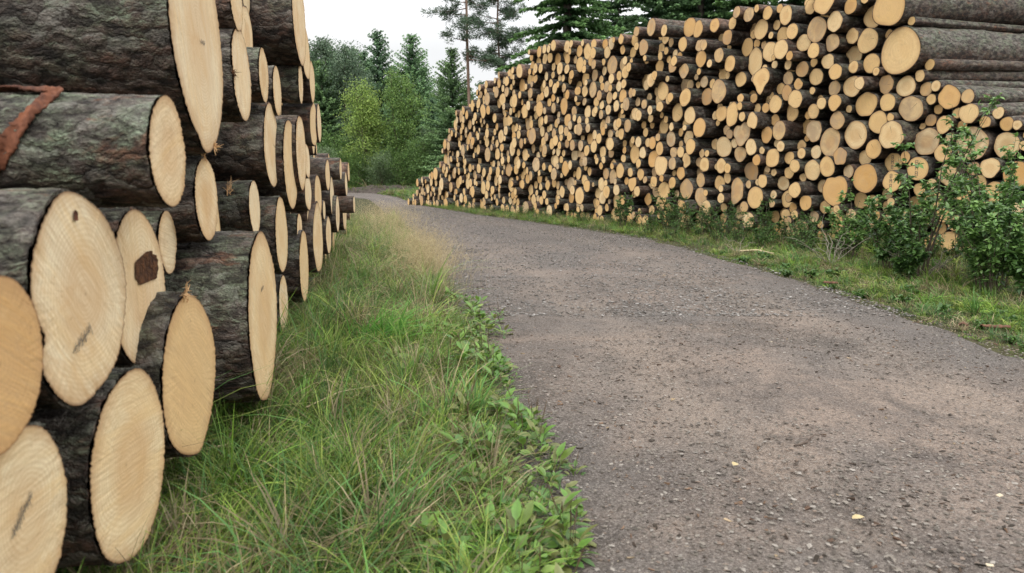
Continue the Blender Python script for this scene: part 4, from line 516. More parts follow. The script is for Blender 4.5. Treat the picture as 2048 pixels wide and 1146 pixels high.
# --- labels of the surveyed logs of the long stack, keyed by their order in RIGHT
RL = {0: 'widest pale log end of the long stack, high at its near right corner',
      1: 'large log end cut off by the top of the view, just above the widest one',
      2: 'medium log end squeezed left of the large one at the very top',
      36: 'very large tan log end behind the twigs of the tallest leafy shrub',
      37: 'round log end near the right edge, right of the big one behind the shrub',
      20: 'oval log end standing alone on the right slope with its long bark side showing',
      21: 'round log end with a long pinkish bark side, lower right of the lone oval one',
      22: 'small log end at the far right, half hidden above the round one',
      19: 'round log end directly beneath the widest pale log end',
      25: 'large round log end, second below the widest pale log end',
      30: 'lumpy egg-shaped tan log end in the right half of the long stack',
      45: 'large broad log end with flattened top and a small crack, low in the stack',
      28: 'very large oval log end with smaller ones around it, centre right',
      23: 'tall oval log end with a faint cross of cracks above the very large oval',
      44: 'big log end with dark stain along its lower left edge',
      32: 'large round log end just left of the tallest shrub leader',
      33: 'large log end directly behind the tip of the tallest leafy shrub',
      39: 'log end stamped with small dark characters, uppermost of the stamped ones',
      52: 'stamped log end right of the others, partly behind green leaves',
      51: 'stamped log end lowest beside the shrub, near dark undergrowth',
      55: 'big shaded log end at the right edge above the shrub leaves',
      81: 'heart-shaped pale log end near the middle of the long stack',
      80: 'pale log end with a ragged dark split, above the heart-shaped one',
      65: 'pear-shaped log end wide at the top, under the upper rows',
      91: 'pale log end with a drooping pointed corner and long dark bark side',
      67: 'long narrow double log end in the upper middle of the stack',
      68: 'clean oval log end near the top edge right of the stack middle',
      4: 'large bulging log end with a small one overlapping it near the top',
      96: 'ragged pale block-like log end at the foot of the stack',
      93: 'tall uneven pale log end with a wavy left edge, low middle',
      94: 'weathered orange-brown log end, darker than all around it, low middle',
      95: 'large round tan log end low in the stack with deep dark bark behind',
      87: 'large oval log end in the middle of the stack with shadow to its right',
      73: 'tall oval log end high in the middle of the stack',
      102: 'pale upright oval log end left of the stack middle',
      76: 'pale rounded log end high in the left middle of the stack',
      90: 'round log end on its own in shadow, centre of the stack',
      110: 'log end on the top row with a long pale bark side running right',
      111: 'top-row log end with long pinkish-brown bark side running right',
      114: 'small log end on the top edge where the stack steps up',
      84: 'smooth oval log end right of the heart-shaped one across a dark gap',
      124: 'largest log end in the upper far left part of the long stack',
      126: 'tan log end low in the far left part of the long stack',
      121: 'large oval log end low in the left third of the long stack',
      122: 'oval log end leaning low left of centre with shade beside it',
      123: 'log end on the far top edge with a pale bark side showing',
      77: 'round log end with dark bark side a third in from the stack centre',
      27: 'round tan log end upper right of the very large oval',
      668: 'log end directly above the big log end behind the shrub twigs',
      840: 'log end directly above the lone oval log end on the slope',
      29: 'log end directly above the lumpy egg-shaped log end',
      42: 'log end directly above the large flat-topped log end',
      24: 'log end directly above the very large oval log end',
      40: 'log end directly above the stained big log end',
      722: 'log end directly above the large log end left of the shrub leader',
      797: 'log end directly above the heart-shaped log end',
      66: 'log end directly above the pear-shaped log end',
      547: 'log end directly above the log end with a drooping corner',
      1000: 'log end directly above the long narrow double log end',
      1096: 'log end directly above the large bulging log end near the top',
      273: 'log end directly above the ragged pale log end at the foot',
      472: 'log end directly above the tall wavy-edged log end',
      434: 'log end directly above the orange-brown log end',
      448: 'log end directly above the large round tan log end low down',
      79: 'log end directly above the large oval log end in the middle',
      118: 'log end directly above the tall oval log end high in the middle',
      600: 'log end directly above the pale upright oval log end',
      952: 'log end directly above the pale rounded log end high up',
      633: 'log end directly above the round log end alone in shadow',
      627: 'log end directly above the large oval log end of the left third',
      561: 'log end directly above the oval log end low left of centre',
      866: 'log end directly above the round log end with dark side',
      781: 'log end directly below the widest pale log end',
      508: 'log end directly below the big log end behind the shrub twigs',
      708: 'log end directly below the lone oval log end on the slope',
      41: 'log end directly below the very large oval log end',
      49: 'log end directly below the stained big log end',
      563: 'log end directly below the large log end left of the shrub leader',
      88: 'log end directly below the heart-shaped log end',
      811: 'log end directly below the pear-shaped log end',
      9: 'log end directly below the large bulging log end near the top',
      328: 'log end directly below the orange-brown log end',
      100: 'log end directly below the large oval log end in the middle',
      108: 'log end directly below the pale upright oval log end',
      805: 'log end directly below the pale rounded log end high up',
      528: 'log end directly below the round log end alone in shadow',
      115: 'log end directly below the top-row log end with long pale side',
      1040: 'log end directly below the top-row log end with pinkish side',
      1094: 'log end directly below the small log end at the top step',
      915: 'log end directly below the largest log end of the far upper part',
      1054: 'log end directly below the far top-edge log end',
      716: 'log end directly below the round log end with dark side',
      634: 'log end immediately left of the big log end behind the shrub twigs',
      758: 'log end immediately left of the lone oval log end on the slope',
      606: 'log end immediately left of the lumpy egg-shaped log end',
      58: 'log end immediately left of the large flat-topped log end',
      31: 'log end immediately left of the very large oval log end',
      43: 'log end immediately left of the stained big log end',
      92: 'log end immediately left of the heart-shaped log end',
      885: 'log end immediately left of the pear-shaped log end',
      526: 'log end immediately left of the log end with a drooping corner',
      119: 'log end immediately left of the long narrow double log end',
      1018: 'log end immediately left of the large bulging log end near the top',
      371: 'log end immediately left of the tall wavy-edged log end',
      109: 'log end immediately left of the large round tan log end low down',
      105: 'log end immediately left of the large oval log end in the middle',
      75: 'log end immediately left of the tall oval log end high in the middle',
      465: 'log end immediately left of the pale upright oval log end',
      923: 'log end immediately left of the pale rounded log end high up',
      89: 'log end immediately left of the round log end alone in shadow',
      1133: 'log end immediately left of the top-row log end with long pale side',
      1100: 'log end immediately left of the top-row log end with pinkish side',
      229: 'log end immediately left of the tan log end low in the far part',
      543: 'log end immediately left of the large oval log end of the left third',
      454: 'log end immediately left of the oval log end low left of centre',
      774: 'log end immediately left of the round log end with dark side',
      743: 'log end immediately right of the lone oval log end on the slope',
      685: 'log end immediately right of the large log end left of the shrub leader',
      810: 'log end immediately right of the pear-shaped log end',
      1002: 'log end immediately right of the long narrow double log end',
      5: 'log end immediately right of the large bulging log end near the top',
      387: 'log end immediately right of the orange-brown log end',
      429: 'log end immediately right of the large round tan log end low down',
      823: 'log end immediately right of the tall oval log end high in the middle',
      512: 'log end immediately right of the pale upright oval log end',
      74: 'log end immediately right of the pale rounded log end high up',
      534: 'log end immediately right of the round log end alone in shadow',
      1116: 'log end immediately right of the top-row log end with long pale side',
      1105: 'log end immediately right of the top-row log end with pinkish side',
      69: 'log end immediately right of the small log end at the top step',
      924: 'log end immediately right of the largest log end of the far upper part',
      395: 'log end immediately right of the tan log end low in the far part',
      471: 'log end immediately right of the oval log end low left of centre',
      78: 'log end immediately right of the round log end with dark side',
      34: 'log end touching the upper left of the big log end behind the shrub twigs',
      723: 'log end touching the upper left of the lumpy egg-shaped log end',
      46: 'log end touching the upper left of the large flat-topped log end',
      38: 'log end touching the upper left of the uppermost stamped log end',
      112: 'log end touching the upper left of the long narrow double log end',
      70: 'log end touching the upper left of the large bulging log end near the top',
      280: 'log end touching the upper left of the ragged pale log end at the foot',
      99: 'log end touching the upper left of the tall wavy-edged log end',
      486: 'log end touching the upper left of the large round tan log end low down',
      905: 'log end touching the upper left of the tall oval log end high in the middle',
      103: 'log end touching the upper left of the pale upright oval log end',
      326: 'log end touching the upper left of the tan log end low in the far part',
      593: 'log end touching the upper left of the large oval log end of the left third',
      898: 'log end touching the lower right of the widest pale log end',
      54: 'log end touching the lower right of the big log end behind the shrub twigs',
      83: 'log end touching the lower right of the pear-shaped log end',
      8: 'log end touching the lower right of the large bulging log end near the top',
      98: 'log end touching the lower right of the tall wavy-edged log end',
      354: 'log end touching the lower right of the orange-brown log end',
      419: 'log end touching the lower right of the pale upright oval log end',
      477: 'log end touching the lower right of the round log end alone in shadow',
      1109: 'log end touching the lower right of the top-row log end with long pale side',
      878: 'log end touching the lower right of the largest log end of the far upper part',
      442: 'log end touching the lower right of the oval log end low left of centre',
      1090: 'log end touching the lower right of the far top-edge log end',
      1095: 'log end touching the upper right of the widest pale log end',
      694: 'log end touching the upper right of the big log end behind the shrub twigs',
      815: 'log end touching the upper right of the lone oval log end on the slope',
      82: 'log end touching the upper right of the heart-shaped log end',
      944: 'log end touching the upper right of the pear-shaped log end',
      72: 'log end touching the upper right of the long narrow double log end',
      1041: 'log end touching the upper right of the large bulging log end near the top',
      420: 'log end touching the upper right of the orange-brown log end',
      629: 'log end touching the upper right of the pale upright oval log end',
      1024: 'log end touching the upper right of the pale rounded log end high up',
      631: 'log end touching the upper right of the round log end alone in shadow',
      541: 'log end touching the upper right of the oval log end low left of centre',
      35: 'log end touching the lower left of the big log end behind the shrub twigs',
      717: 'log end touching the lower left of the lone oval log end on the slope',
      47: 'log end touching the lower left of the lumpy egg-shaped log end',
      59: 'log end touching the lower left of the large flat-topped log end',
      10: 'log end touching the lower left of the large bulging log end near the top',
      101: 'log end touching the lower left of the large oval log end in the middle',
      392: 'log end touching the lower left of the pale upright oval log end',
      849: 'log end touching the lower left of the pale rounded log end high up',
      113: 'log end touching the lower left of the top-row log end with pinkish side',
      719: 'log end touching the lower left of the round log end with dark side',
      16: 'second log end up from the very large oval log end',
      26: 'second log end up from the large log end left of the shrub leader',
      986: 'second log end up from the pale rounded log end high up',
      453: 'second log end down from the big log end behind the shrub twigs',
      15: 'second log end down from the large bulging log end near the top',
      1012: 'second log end down from the top-row log end with long pale side',
      120: 'second log end down from the top-row log end with pinkish side',
      978: 'second log end to the left of the long narrow double log end',
      71: 'second log end to the left of the large bulging log end near the top',
      490: 'second log end to the left of the pale upright oval log end',
      955: 'second log end to the left of the pale rounded log end high up',
      86: 'second log end to the right of the pear-shaped log end',
      535: 'second log end to the right of the pale upright oval log end',
      574: 'second log end to the right of the round log end alone in shadow',
      1086: 'second log end to the right of the small log end at the top step',
      929: 'second log end to the right of the largest log end of the far upper part',
      436: 'second log end to the right of the tan log end low in the far part',
      507: 'second log end to the right of the oval log end low left of centre',
      17: 'third log end up from the lumpy egg-shaped log end',
      872: 'third log end up from the very large oval log end',
      18: 'third log end up from the large log end left of the shrub leader',
      351: 'third log end down from the big log end behind the shrub twigs',
      873: 'third log end down from the large bulging log end near the top',
      993: 'third log end down from the top-row log end with pinkish side',
      851: 'third log end to the left of the round log end with dark side',
      53: 'third log end to the right of the stained big log end',
      892: 'third log end to the right of the long narrow double log end',
      962: 'third log end to the right of the largest log end of the far upper part',
      540: 'third log end to the right of the large oval log end of the left third'}
STAMPED = [39, 52, 51]

big_names = {}
mass = MB(); UV = np.array([(q_[0], q_[1]) for q_ in RIGHT])
g = np.random.default_rng(77)
SHAPES_R = {81: [(0, 1.0), (40, 1.18), (70, 1.1), (100, 0.78), (130, 0.95), (165, 1.0), (215, 0.85), (262, 1.22), (300, 1.0)], 65: [(0, 1.05), (45, 1.1), (90, 1.0), (135, 1.08), (180, 1.08), (225, 0.92), (270, 1.25), (300, 0.9), (330, 0.9)], 91: [(0, 1.0), (60, 1), (120, 0.95), (170, 1.15), (200, 0.95), (270, 1.0), (300, 1.35), (330, 1.0)], 30: [(0, 1), (40, 1.05), (90, 1.08), (140, 1.0), (180, 1.08), (225, 1.0), (265, 1.12), (320, 0.9)], 45: [(0, 1.05), (50, 1.1), (90, 0.9), (130, 1.1), (180, 1.0), (230, 0.98), (270, 1.1), (320, 1.08)], 67: [(0, 0.75), (60, 1.0), (90, 1.2), (120, 1.0), (180, 0.75), (230, 1.0), (270, 1.25), (310, 0.95)], 96: [(0, 1.0), (40, 1.15), (80, 0.95), (130, 1.2), (180, 0.95), (220, 1.15), (270, 1.1), (300, 1.2), (330, 0.9)], 93: [(0, 0.95), (60, 1.0), (90, 1.15), (130, 1.05), (180, 0.8), (215, 0.95), (250, 1.25), (300, 1.0)], 80: [(0, 0.8), (20, 0.7), (45, 1.0), (90, 1.15), (150, 0.95), (200, 1.0), (250, 1.2), (300, 1.0), (335, 0.75)], 0: [(0, 1.0), (60, 1.02), (90, 1.0), (150, 0.98), (200, 1.0), (250, 1.05), (270, 1.03), (300, 0.98)], 4: [(0, 1.0), (60, 0.9), (110, 1.0), (160, 1.05), (220, 1.1), (270, 1.15), (310, 1.0)], 28: [(0, 0.98), (90, 1.03), (180, 0.98), (270, 1.04)]}
for i, (u, v, r, lev) in enumerate(RIGHT):
    g = np.random.default_rng(5000 + i)
    prot = float(np.clip(g.normal(.05, .09), -.15, .25)) if lev >= 2 else float(g.choice([g.normal(0, .11 if u < -3 else .075), g.normal(-.34, .12)], p=[.82, .18] if u < -3 else [.92, .08]))
    rs = .975 if lev >= 2 else (.96 if u < -3 else .985)
    if u < -8.6: prot *= .4
    pos = (P0[0] + DU[0]*u + NR[0]*prot, P0[1] + DU[1]*u + NR[1]*prot, v)
    tone = g.uniform(0, .7) if g.random() < .85 else g.uniform(.7, 1)
    ct = float(np.clip(g.normal(.55, .24), .08, 1.0))
    yaw, pit = g.normal(0, .028), g.normal(0, .018)
    L = g.uniform(3.9, 4.3)
    k_ = min(1., max(0., (-u - 5.) / 3.)); yaw -= .11; pit -= .040*k_
    crown = v > 1 and not ((UV[:, 1] > v + .05) & (np.abs(UV[:, 0] - u) < r + .06)).any()
    if crown: tone = g.uniform(.8, 1.)
    mat = frame_matrix(pos, NR[0], NR[1], yaw, pit)
    if lev in (1, 2):
        seg = 36 if r > .15 else 28
        zr = [0, -.03] + list(-np.arange(.15, 4.1, .17)) if u < -7 else [0, -.03, -.25, -1, -2.2, -L]
        if u < -7 and v > 1.4: seg = 48; tone = g.uniform(.25, .78)
        amp = .045 if g.random() < .88 else .08
        bk, fc = log_arrays(r*rs, L, seg, zr, 1000+i, tone, ct, amp=amp, lump=.06 if u < -7 else 0, pts=SHAPES_R.get(i), rings=3)
        o = MB().add(bk[0], bk[1], **bk[2]).build('stacked_log', M['bark_long' if (u < -7.6 and v > 1.4) or crown else 'bark_stack_shaded'])
        f = MB().add(fc[0], fc[1], smooth=False, **fc[2]).build('cut_end', M['cut_stack'], o)
        o.matrix_world = mat
        big_names[i] = o
        tag(o, RL.get(i, 'ordinary sawn log end among hundreds like it in the long stack right of the track'), 'log', 'cut logs in the long stack on the right of the track')
    else:
        bk, fc = log_arrays(r*rs, L, 18, [0, -.05, -1.2, -L], 1000+i, tone, ct, amp=.06, rings=2)
        R3 = np.array(mat.to_3x3()); T = np.array(pos)
        mass.add(bk[0] @ R3.T + T, bk[1], 2 if crown else 0, True, **bk[2])
        mass.add(fc[0] @ R3.T + T, fc[1], 1, False, **fc[2])
o = mass.build('log_stack', [M['bark_stack_shaded'], M['cut_stack'], M['bark_long']])
tag(o, 'mass of smaller sawn logs filling the long stack right of the track', 'logs', kind='stuff')

# number stamps on three ends beside the leafy shrub and one crack
def stroke_mark(name, parent, r, lines, w, z=.0045, mat='ink'):
    mb = MB()
    for (x0, y0, x1, y1) in lines:
        a = np.array([x0, y0]) * r; b = np.array([x1, y1]) * r
        t = (b-a) / (np.linalg.norm(b-a)+1e-9); nn = np.array([-t[1], t[0]]) * w
        q = [a-nn, b-nn*.7, b+nn*.7, a+nn]
        mb.add([[p[0], p[1], z] for p in q], np.array([[0, 1, 2, 3]]), smooth=False)
    return mb.build(name, M[mat], parent)
GL = {'8': [(-.3,.5,.3,.5),(-.3,0,.3,0),(-.3,-.5,.3,-.5),(-.3,.5,-.3,-.5),(.3,.5,.3,-.5)], 'M': [(-.3,-.5,-.3,.5),(-.3,.5,0,0),(0,0,.3,.5),(.3,.5,.3,-.5)],
      'W': [(-.3,.5,-.3,-.5),(-.3,-.5,0,0),(0,0,.3,-.5),(.3,-.5,.3,.5)], '3': [(-.3,.5,.3,.5),(-.2,0,.3,0),(-.3,-.5,.3,-.5),(.3,.5,.3,-.5)]}
def word(txt, x, y, s, vert=True, rot=0):
    out = []
    for q, c in enumerate(txt):
        for (a, b, c2, d) in GL[c]:
            p = []
            for (m, n) in ((a, b), (c2, d)):
                m2, n2 = (m, n - (q-1)*1.35) if vert else (m + (q-1)*.95, n)
                cr, sr = math.cos(rot), math.sin(rot)
                p += [x + s*(m2*cr - n2*sr), y + s*(m2*sr + n2*cr)]
            out.append(tuple(p))
    return out
for i in STAMPED:
    if i in big_names: stroke_mark('stamped_number', big_names[i], RIGHT[i][2], word('8M8', -.1, .05, .34), .0035)

# --- left pile
g = np.random.default_rng(78)
LL = ['huge mossy grey-barked log across the top left corner with a tall narrow pale cut',
      'grey-green barked log with a strip of torn reddish bark hanging across it',
      'large pale oval log end with an ink stamp, widest cut of the left stack',
      'orange-tinted log end cut off by the left edge of the view',
      'stamped pale log end with a frayed rim in the bottom left corner',
      'log end with radiating saw grooves and splintery rim, lowest near the camera',
      'smooth orange-brown oval log end with a small peak of torn wood on top',
      'very thick dark-barked log jutting out above the grass with a chipped lower corner',
      'pale forked log end with a dark rotten pocket across its middle',
      'uneven pale log end tucked right of the rotten-pocketed one',
      'pale log end in deep shade beneath the huge mossy log',
      'narrow white log end with a dark torn knot on its left edge',
      'log end with red bark cut off by the top of the view',
      'short cut with grey bark showing, right of the narrow white log end',
      'slim upright log end beside the thick reddish log, below the topmost big one',
      'thick dark log at the top of the stack silhouetted against the sky',
      'slim red-barked log directly beneath the thick topmost dark log',
      'reddish-brown log with a long thin cut edge at mid height against the distance',
      'yellowish tall oval log end in the middle of the left stack',
      'dark log with a slender pale cut, left of the yellowish oval one',
      'log with torn yellow splinters sticking up behind its cut edge',
      'brown-barked log end resting on the very thick dark-barked log',
      'narrow grey-white log end hanging just above the grass',
      'small red-barked log wedged right of the brown one',
      'log with a tall tan cut lowest above the grass at mid distance',
      'dark slender log end squeezed left of the tall tan cut near the grass',
      'thick red-brown log with a thin pale rim, low beside the grass farther along',
      'short pale log end touching the tips of the grass, far part of the left stack',
      'bright oval log end a little proud of its neighbours in the far part',
      'log end twisted outwards with red bark at the top of the far lower part',
      'tall thin bright cut just right of the short-barked log, far part',
      'dark-edged log end near the bottom of the far part, left of the last bright oval',
      'last bright oval log end before the track opens, far end of the left stack',
      'slim vertical sliver of a log end against the sky',
      'dark log under the sky sliver, leaning out slightly',
      'grey log of the upper outline with a broad bark side, left of the outermost one',
      'red-barked log outermost on the upper outline beside the distant trees',
      'small pale sliver of a cut below the grey outline log',
      'thin cut half hidden left of the bright oval in the far part',
      'grey rough log with its side showing, near the top of the far end',
      'broad rough log on top of the far end with its grey side showing',
      'small round dark log wedged under the broad rough top log',
      'last reddish log lying lowest where the left stack ends at the track',
      'small shaded log end between two thick red-brown ones low in the stack',
      'small pale log end hidden among the bright ovals of the far part',
      'short log crowning the very far end of the left stack']
SHAPES_L = {0: [(0, 1), (60, 1.0), (90, 1.02), (180, 1.02), (215, .92), (250, .90), (265, .98), (285, .97), (310, .98), (340, 1)],
            1: [(0, 1.0), (15, 1.0), (22, .93), (30, 1.0), (90, 1.0), (180, 1.0), (270, 1.0)],
            2: [(0, 1.02), (90, .98), (130, 1), (175, .98), (196, .80), (204, .98), (240, 1.0), (300, 1.0)],
            5: [(0, .97), (60, 1.0), (120, 1.0), (180, .96), (240, .97), (300, .95)],
            6: [(0, .98), (80, 1.0), (88, 1.05), (95, 1.0), (180, .98), (255, 1.0), (275, 1.03), (290, .97)],
            7: [(0, 1.0), (45, 1.02), (90, 1.02), (135, .97), (180, .98), (225, 1.02), (262, 1.03), (290, .88), (325, .86), (345, .95)],
            8: [(0, .92), (45, .95), (90, 1.0), (135, .95), (180, .96), (225, 1.0), (270, .98), (315, .95)],
            9: [(0, 1.0), (40, 1.05), (90, 1), (180, .9), (230, .85), (300, 1.05), (330, .9)],
            11: [(0, 1), (90, 1), (160, 1), (188, .86), (200, .97), (270, 1)]}
LT = {0: .08, 1: .12, 2: .05, 3: .93, 4: .22, 5: .34, 6: .72, 7: .38, 8: .20, 9: .12, 10: .24, 11: .08, 12: .14, 13: .4, 14: .3, 18: .45, 20: .15, 21: .38, 22: .05, 24: .5}
BT = {0: .05, 1: .05, 2: .42, 3: .6, 7: .35, 5: .5, 6: .6, 8: .6, 12: .85, 15: .5, 17: .75, 19: .6, 29: .75, 32: .6, 41: .6}
left_objs = {}
for i, (u, v, r, off) in enumerate(LEFT):
    near = i < 25
    if i in (25, 41): continue
    pos = (PL[0] + DL[0]*u + NL[0]*off, PL[1] + DL[1]*u + NL[1]*off, v)
    bk_t = .011 if r > .15 and near else None
    if near:
        seg = 260 if r > .2 else 180
        zs = np.concatenate([[0], -np.linspace(.006, 1.05, 120 if i in (0, 1, 2, 7) else 70), [-1.6, -2.6, -4]])
        bk, fc = log_arrays(r, 4, seg, zs, 300+i, BT.get(i, .4), LT.get(i, .2), amp=.022, pts=SHAPES_L.get(i), bark_t=bk_t, rings=14, rough=.0008, fringe={5: .0028, 4: .003}.get(i, .0007))
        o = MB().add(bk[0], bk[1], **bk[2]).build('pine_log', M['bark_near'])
        f = MB().add(fc[0], fc[1], **fc[2]).build('cut_end', M['cut_near'], o)
    else:
        bk, fc = log_arrays(r, 4, 64, np.concatenate([[0], -np.linspace(.03, 1, 12), [-2, -4]]), 300+i, BT.get(i, float(g.uniform(.5, .95))), LT.get(i, float(g.uniform(.1, .5))), amp=.04, rings=4)
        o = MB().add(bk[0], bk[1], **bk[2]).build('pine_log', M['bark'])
        f = MB().add(fc[0], fc[1], smooth=False, **fc[2]).build('cut_end', M['cut'], o)
    yaw = float(g.normal(0, .008)) + {0: .035, 1: -.02, 2: -.035, 5: -.06, 6: -.062, 3: -.04, 8: -.03, 10: -.02}.get(i, -.012 if i < 26 else -.055)
    if 29 <= i: yaw += float(g.normal(0, .02))
    o.matrix_world = frame_matrix(pos, NL[0], NL[1], yaw, float(g.normal(0, .01)))
    tag(o, LL[i], 'log', 'cut logs in the near stack on the left of the track')
    left_objs[i] = o
FILL_LABEL = {124: 'log deep in the gap right of the shaded cut under the mossy log', 160: 'log set back just left of the thick topmost dark log', 88: 'log set back between two pale cuts left of the very thick log', 134: 'dark log set back under the narrow white log end'}
FILL_KEEP = [18, 19, 22, 23, 24, 27, 29, 35, 40, 52, 63, 70, 88, 94, 102, 111, 113, 124, 125, 127, 134, 143, 144, 146, 148, 151, 157, 160, 161, 162, 167, 171, 186, 194, 195]
for i, (u, v, r) in enumerate(LEFT_FILL):
    if FILL_KEEP is not None and i not in FILL_KEEP: continue
    off = -.12 - float(g.uniform(0, .25)) if u < 5 else -.06 - float(g.uniform(0, .15))
    off -= {124: .4, 160: .2}.get(i, 0)
    pos = (PL[0] + DL[0]*u + NL[0]*off, PL[1] + DL[1]*u + NL[1]*off, v)
    bk, fc = log_arrays(r, 4, 40, [0, -.04, -.2, -.5, -1, -2, -4], 700+i, float(g.uniform(.4, .8)), float(g.uniform(.2, .6)), amp=.05, rings=3)
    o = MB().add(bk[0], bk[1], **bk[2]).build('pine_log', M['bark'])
    f = MB().add(fc[0], fc[1], smooth=False, **fc[2]).build('cut_end', M['cut'], o)
    o.matrix_world = frame_matrix(pos, NL[0], NL[1], 0, 0)
    tag(o, FILL_LABEL.get(i, 'shadowed log set back in a gap of the left stack'), 'log', 'logs set back in the gaps of the left stack')

# tufts of torn fibre
def fibre_tuft(parent, x, y, z, n, size, seed, mat='wood'):
    q = np.random.default_rng(seed); mb = MB()
    for k in range(n):
        a = q.uniform(0, 6.28); p = np.array([x, y, z]) + q.normal(0, size*.25, 3) * (1, 1, .4)
        d = q.normal(0, 1, 3); d[2] = abs(d[2])*.5; d /= np.linalg.norm(d); L = size*q.uniform(.4, 1.2)
        V, F = tube([p, p+d*L*.5+q.normal(0, size*.1, 3), p+d*L+q.normal(0, size*.2, 3)], [.0016, .0012, .0003], 4)
        mb.add(V, F)
    return mb.build('torn_fibres', M[mat], parent)
fibre_tuft(left_objs[0], .12, -.33, .002, 26, .026, 1)
fibre_tuft(left_objs[11], -.17, -.02, .000, 30, .026, 3, 'rot')
decay_patch(11, -.155, -.03, .030, .028, 9) if False else None
fibre_tuft(left_objs[10], -.02, .15, .004, 16, .022, 4)
fibre_tuft(left_objs[20], -.10, .10, -.10, 36, .05, 5)
fibre_tuft(left_objs[6], -.01, .23, .004, 16, .035, 6)
fibre_tuft(left_objs[2], -.19, -.055, .004, 10, .02, 7, 'rot')
# ink stamps
def ink_mark(i, x, y, s, rot):
    q = np.random.default_rng(i + 40); ls = []
    for k in range(11):
        c = -1.5 + 3*k/10; a = rot + 1.15 + q.normal(0, .25); l = s*q.uniform(.25, .6)
        cx, cy = x + s*c*math.cos(rot), y + s*c*math.sin(rot) + q.normal(0, .12)*s
        ls.append((cx - l*math.cos(a), cy - l*math.sin(a), cx + l*math.cos(a), cy + l*math.sin(a)))
        if k % 3 == 0: ls.append((cx - l, cy - s*.3, cx + l*.8, cy + s*.2))
    stroke_mark('ink_mark', left_objs[i], LEFT[i][2], ls, .0011)
ink_mark(2, -.10, -.36, .12, .35); ink_mark(4, -.10, .12, .15, .5); ink_mark(0, .1, .0, .05, 0); ink_mark(7, -.05, .34, .05, 0)
# decayed pocket in the forked log end
def decay_patch(i, cx, cy, w, h, seed, mat='rot', name='decay_pocket'):
    q = np.random.default_rng(seed); n = 40; th = np.arange(n)*2*PI/n
    rad = 1 + np.convolve(np.tile(q.normal(0, .12, n), 3), np.ones(3)/3, 'same')[n:2*n]
    V = np.stack([cx + w*rad*np.sign(np.cos(th))*np.abs(np.cos(th))**.6, cy + h*rad*np.sign(np.sin(th))*np.abs(np.sin(th))**.6, np.full(n, .0055)], 1)
    V = np.vstack([V, [cx, cy, .0035]])
    F = np.stack([np.arange(n), (np.arange(n)+1) % n, np.full(n, n)], 1)
    return MB().add(V, F, smooth=False).build(name, M[mat], left_objs[i])
decay_patch(8, .05, .045, .085, .038, 3)
decay_patch(2, -.01, .158, .009, .010, 4, 'strip', 'knot')
# loose bark strip hanging over the second log
def ribbon(name, mat, pts, nrms, widths, label, cat, jag=.006, nsub=12):
    pts = np.array(pts, float); nn_ = np.array(nrms, float); t = np.linspace(0, 1, len(pts)); tt = np.linspace(0, 1, nsub*len(pts))
    P = np.stack([np.interp(tt, t, pts[:, k]) for k in range(3)], 1); w = np.interp(tt, t, widths)
    N_ = np.stack([np.interp(tt, t, nn_[:, k]) for k in range(3)], 1)
    d = np.gradient(P, axis=0); d /= np.linalg.norm(d, axis=1)[:, None]
    side = np.cross(d, N_); side /= np.linalg.norm(side, axis=1)[:, None]
    nrm = np.cross(side, d); nc = 7; q = np.random.default_rng(3); rows = []
    for c in range(nc):
        s = c/(nc-1)*2-1
        rows.append(P + side*(w*s)[:, None]*(1+q.normal(0, .09, len(P)))[:, None] + N_*(.004*np.sin(tt*23+s*3))[:, None] + q.normal(0, jag*.22, P.shape))
    V = np.stack(rows, 1).reshape(-1, 3); i = np.arange(len(P)-1)[:, None]*nc; j = np.arange(nc-1)[None]
    F = np.stack([i+j, i+j+1, i+nc+j+1, i+nc+j], -1).reshape(-1, 4)
    o = MB().add(V, F).build(name, M[mat])
    sm = o.modifiers.new('s', 'SOLIDIFY'); sm.thickness = .004; sm.offset = -1
    return tag(o, label, cat)
_l = left_objs[1]; _m = _l.matrix_world.copy(); _r = LEFT[1][2]; _m3 = _m.to_3x3()
_path = [(-8, -.50, .004), (-4, -.40, .004), (2, -.30, .004), (10, -.225, .005), (24, -.205, .005), (52, -.228, .004), (82, -.262, .004), (105, -.300, .005), (126, -.335, .008)]
_pts = []; _nn = []
for ang, z, lift in _path:                # angle from the top of the second log towards the viewer
    a = math.radians(90 + ang); _pts.append(tuple(_m @ Vector(((_r+lift)*math.cos(a), (_r+lift)*math.sin(a), z)))); _nn.append(tuple(_m3 @ Vector((math.cos(a), math.sin(a), 0))))
ribbon('bark_strip', 'strip', _pts, _nn, [.018, .020, .022, .020, .015, .014, .017, .019, .010], 'strip of torn reddish bark folded over the grey-green log at the left edge', 'bark strip')


# ------------------------------------------------------------------ ground and track
def fbm(x, y, s, oct=4): return noise.fractal(Vector((x*s, y*s, 3.7)), 1.0, 2.0, oct)
def sheet(name, x0, x1, y0, y1, n, mat, z=0., amp=0., s=1.):
    xs = np.linspace(x0, x1, n); ys = np.linspace(y0, y1, n); X, Y = np.meshgrid(xs, ys)
    Z = np.array([[z + (amp*fbm(a, b, s) if amp else 0) for a in xs] for b in ys])
    i = np.arange(n-1)[:, None]*n; j = np.arange(n-1)[None]
    F = np.stack([i+j, i+j+1, i+n+j+1, i+n+j], -1).reshape(-1, 4)
    return MB().add(np.stack([X, Y, Z], -1).reshape(-1, 3), F).build(name, M[mat])
tag(sheet('ground', -600, 600, -600, 600, 40, 'ground'), kind='structure')

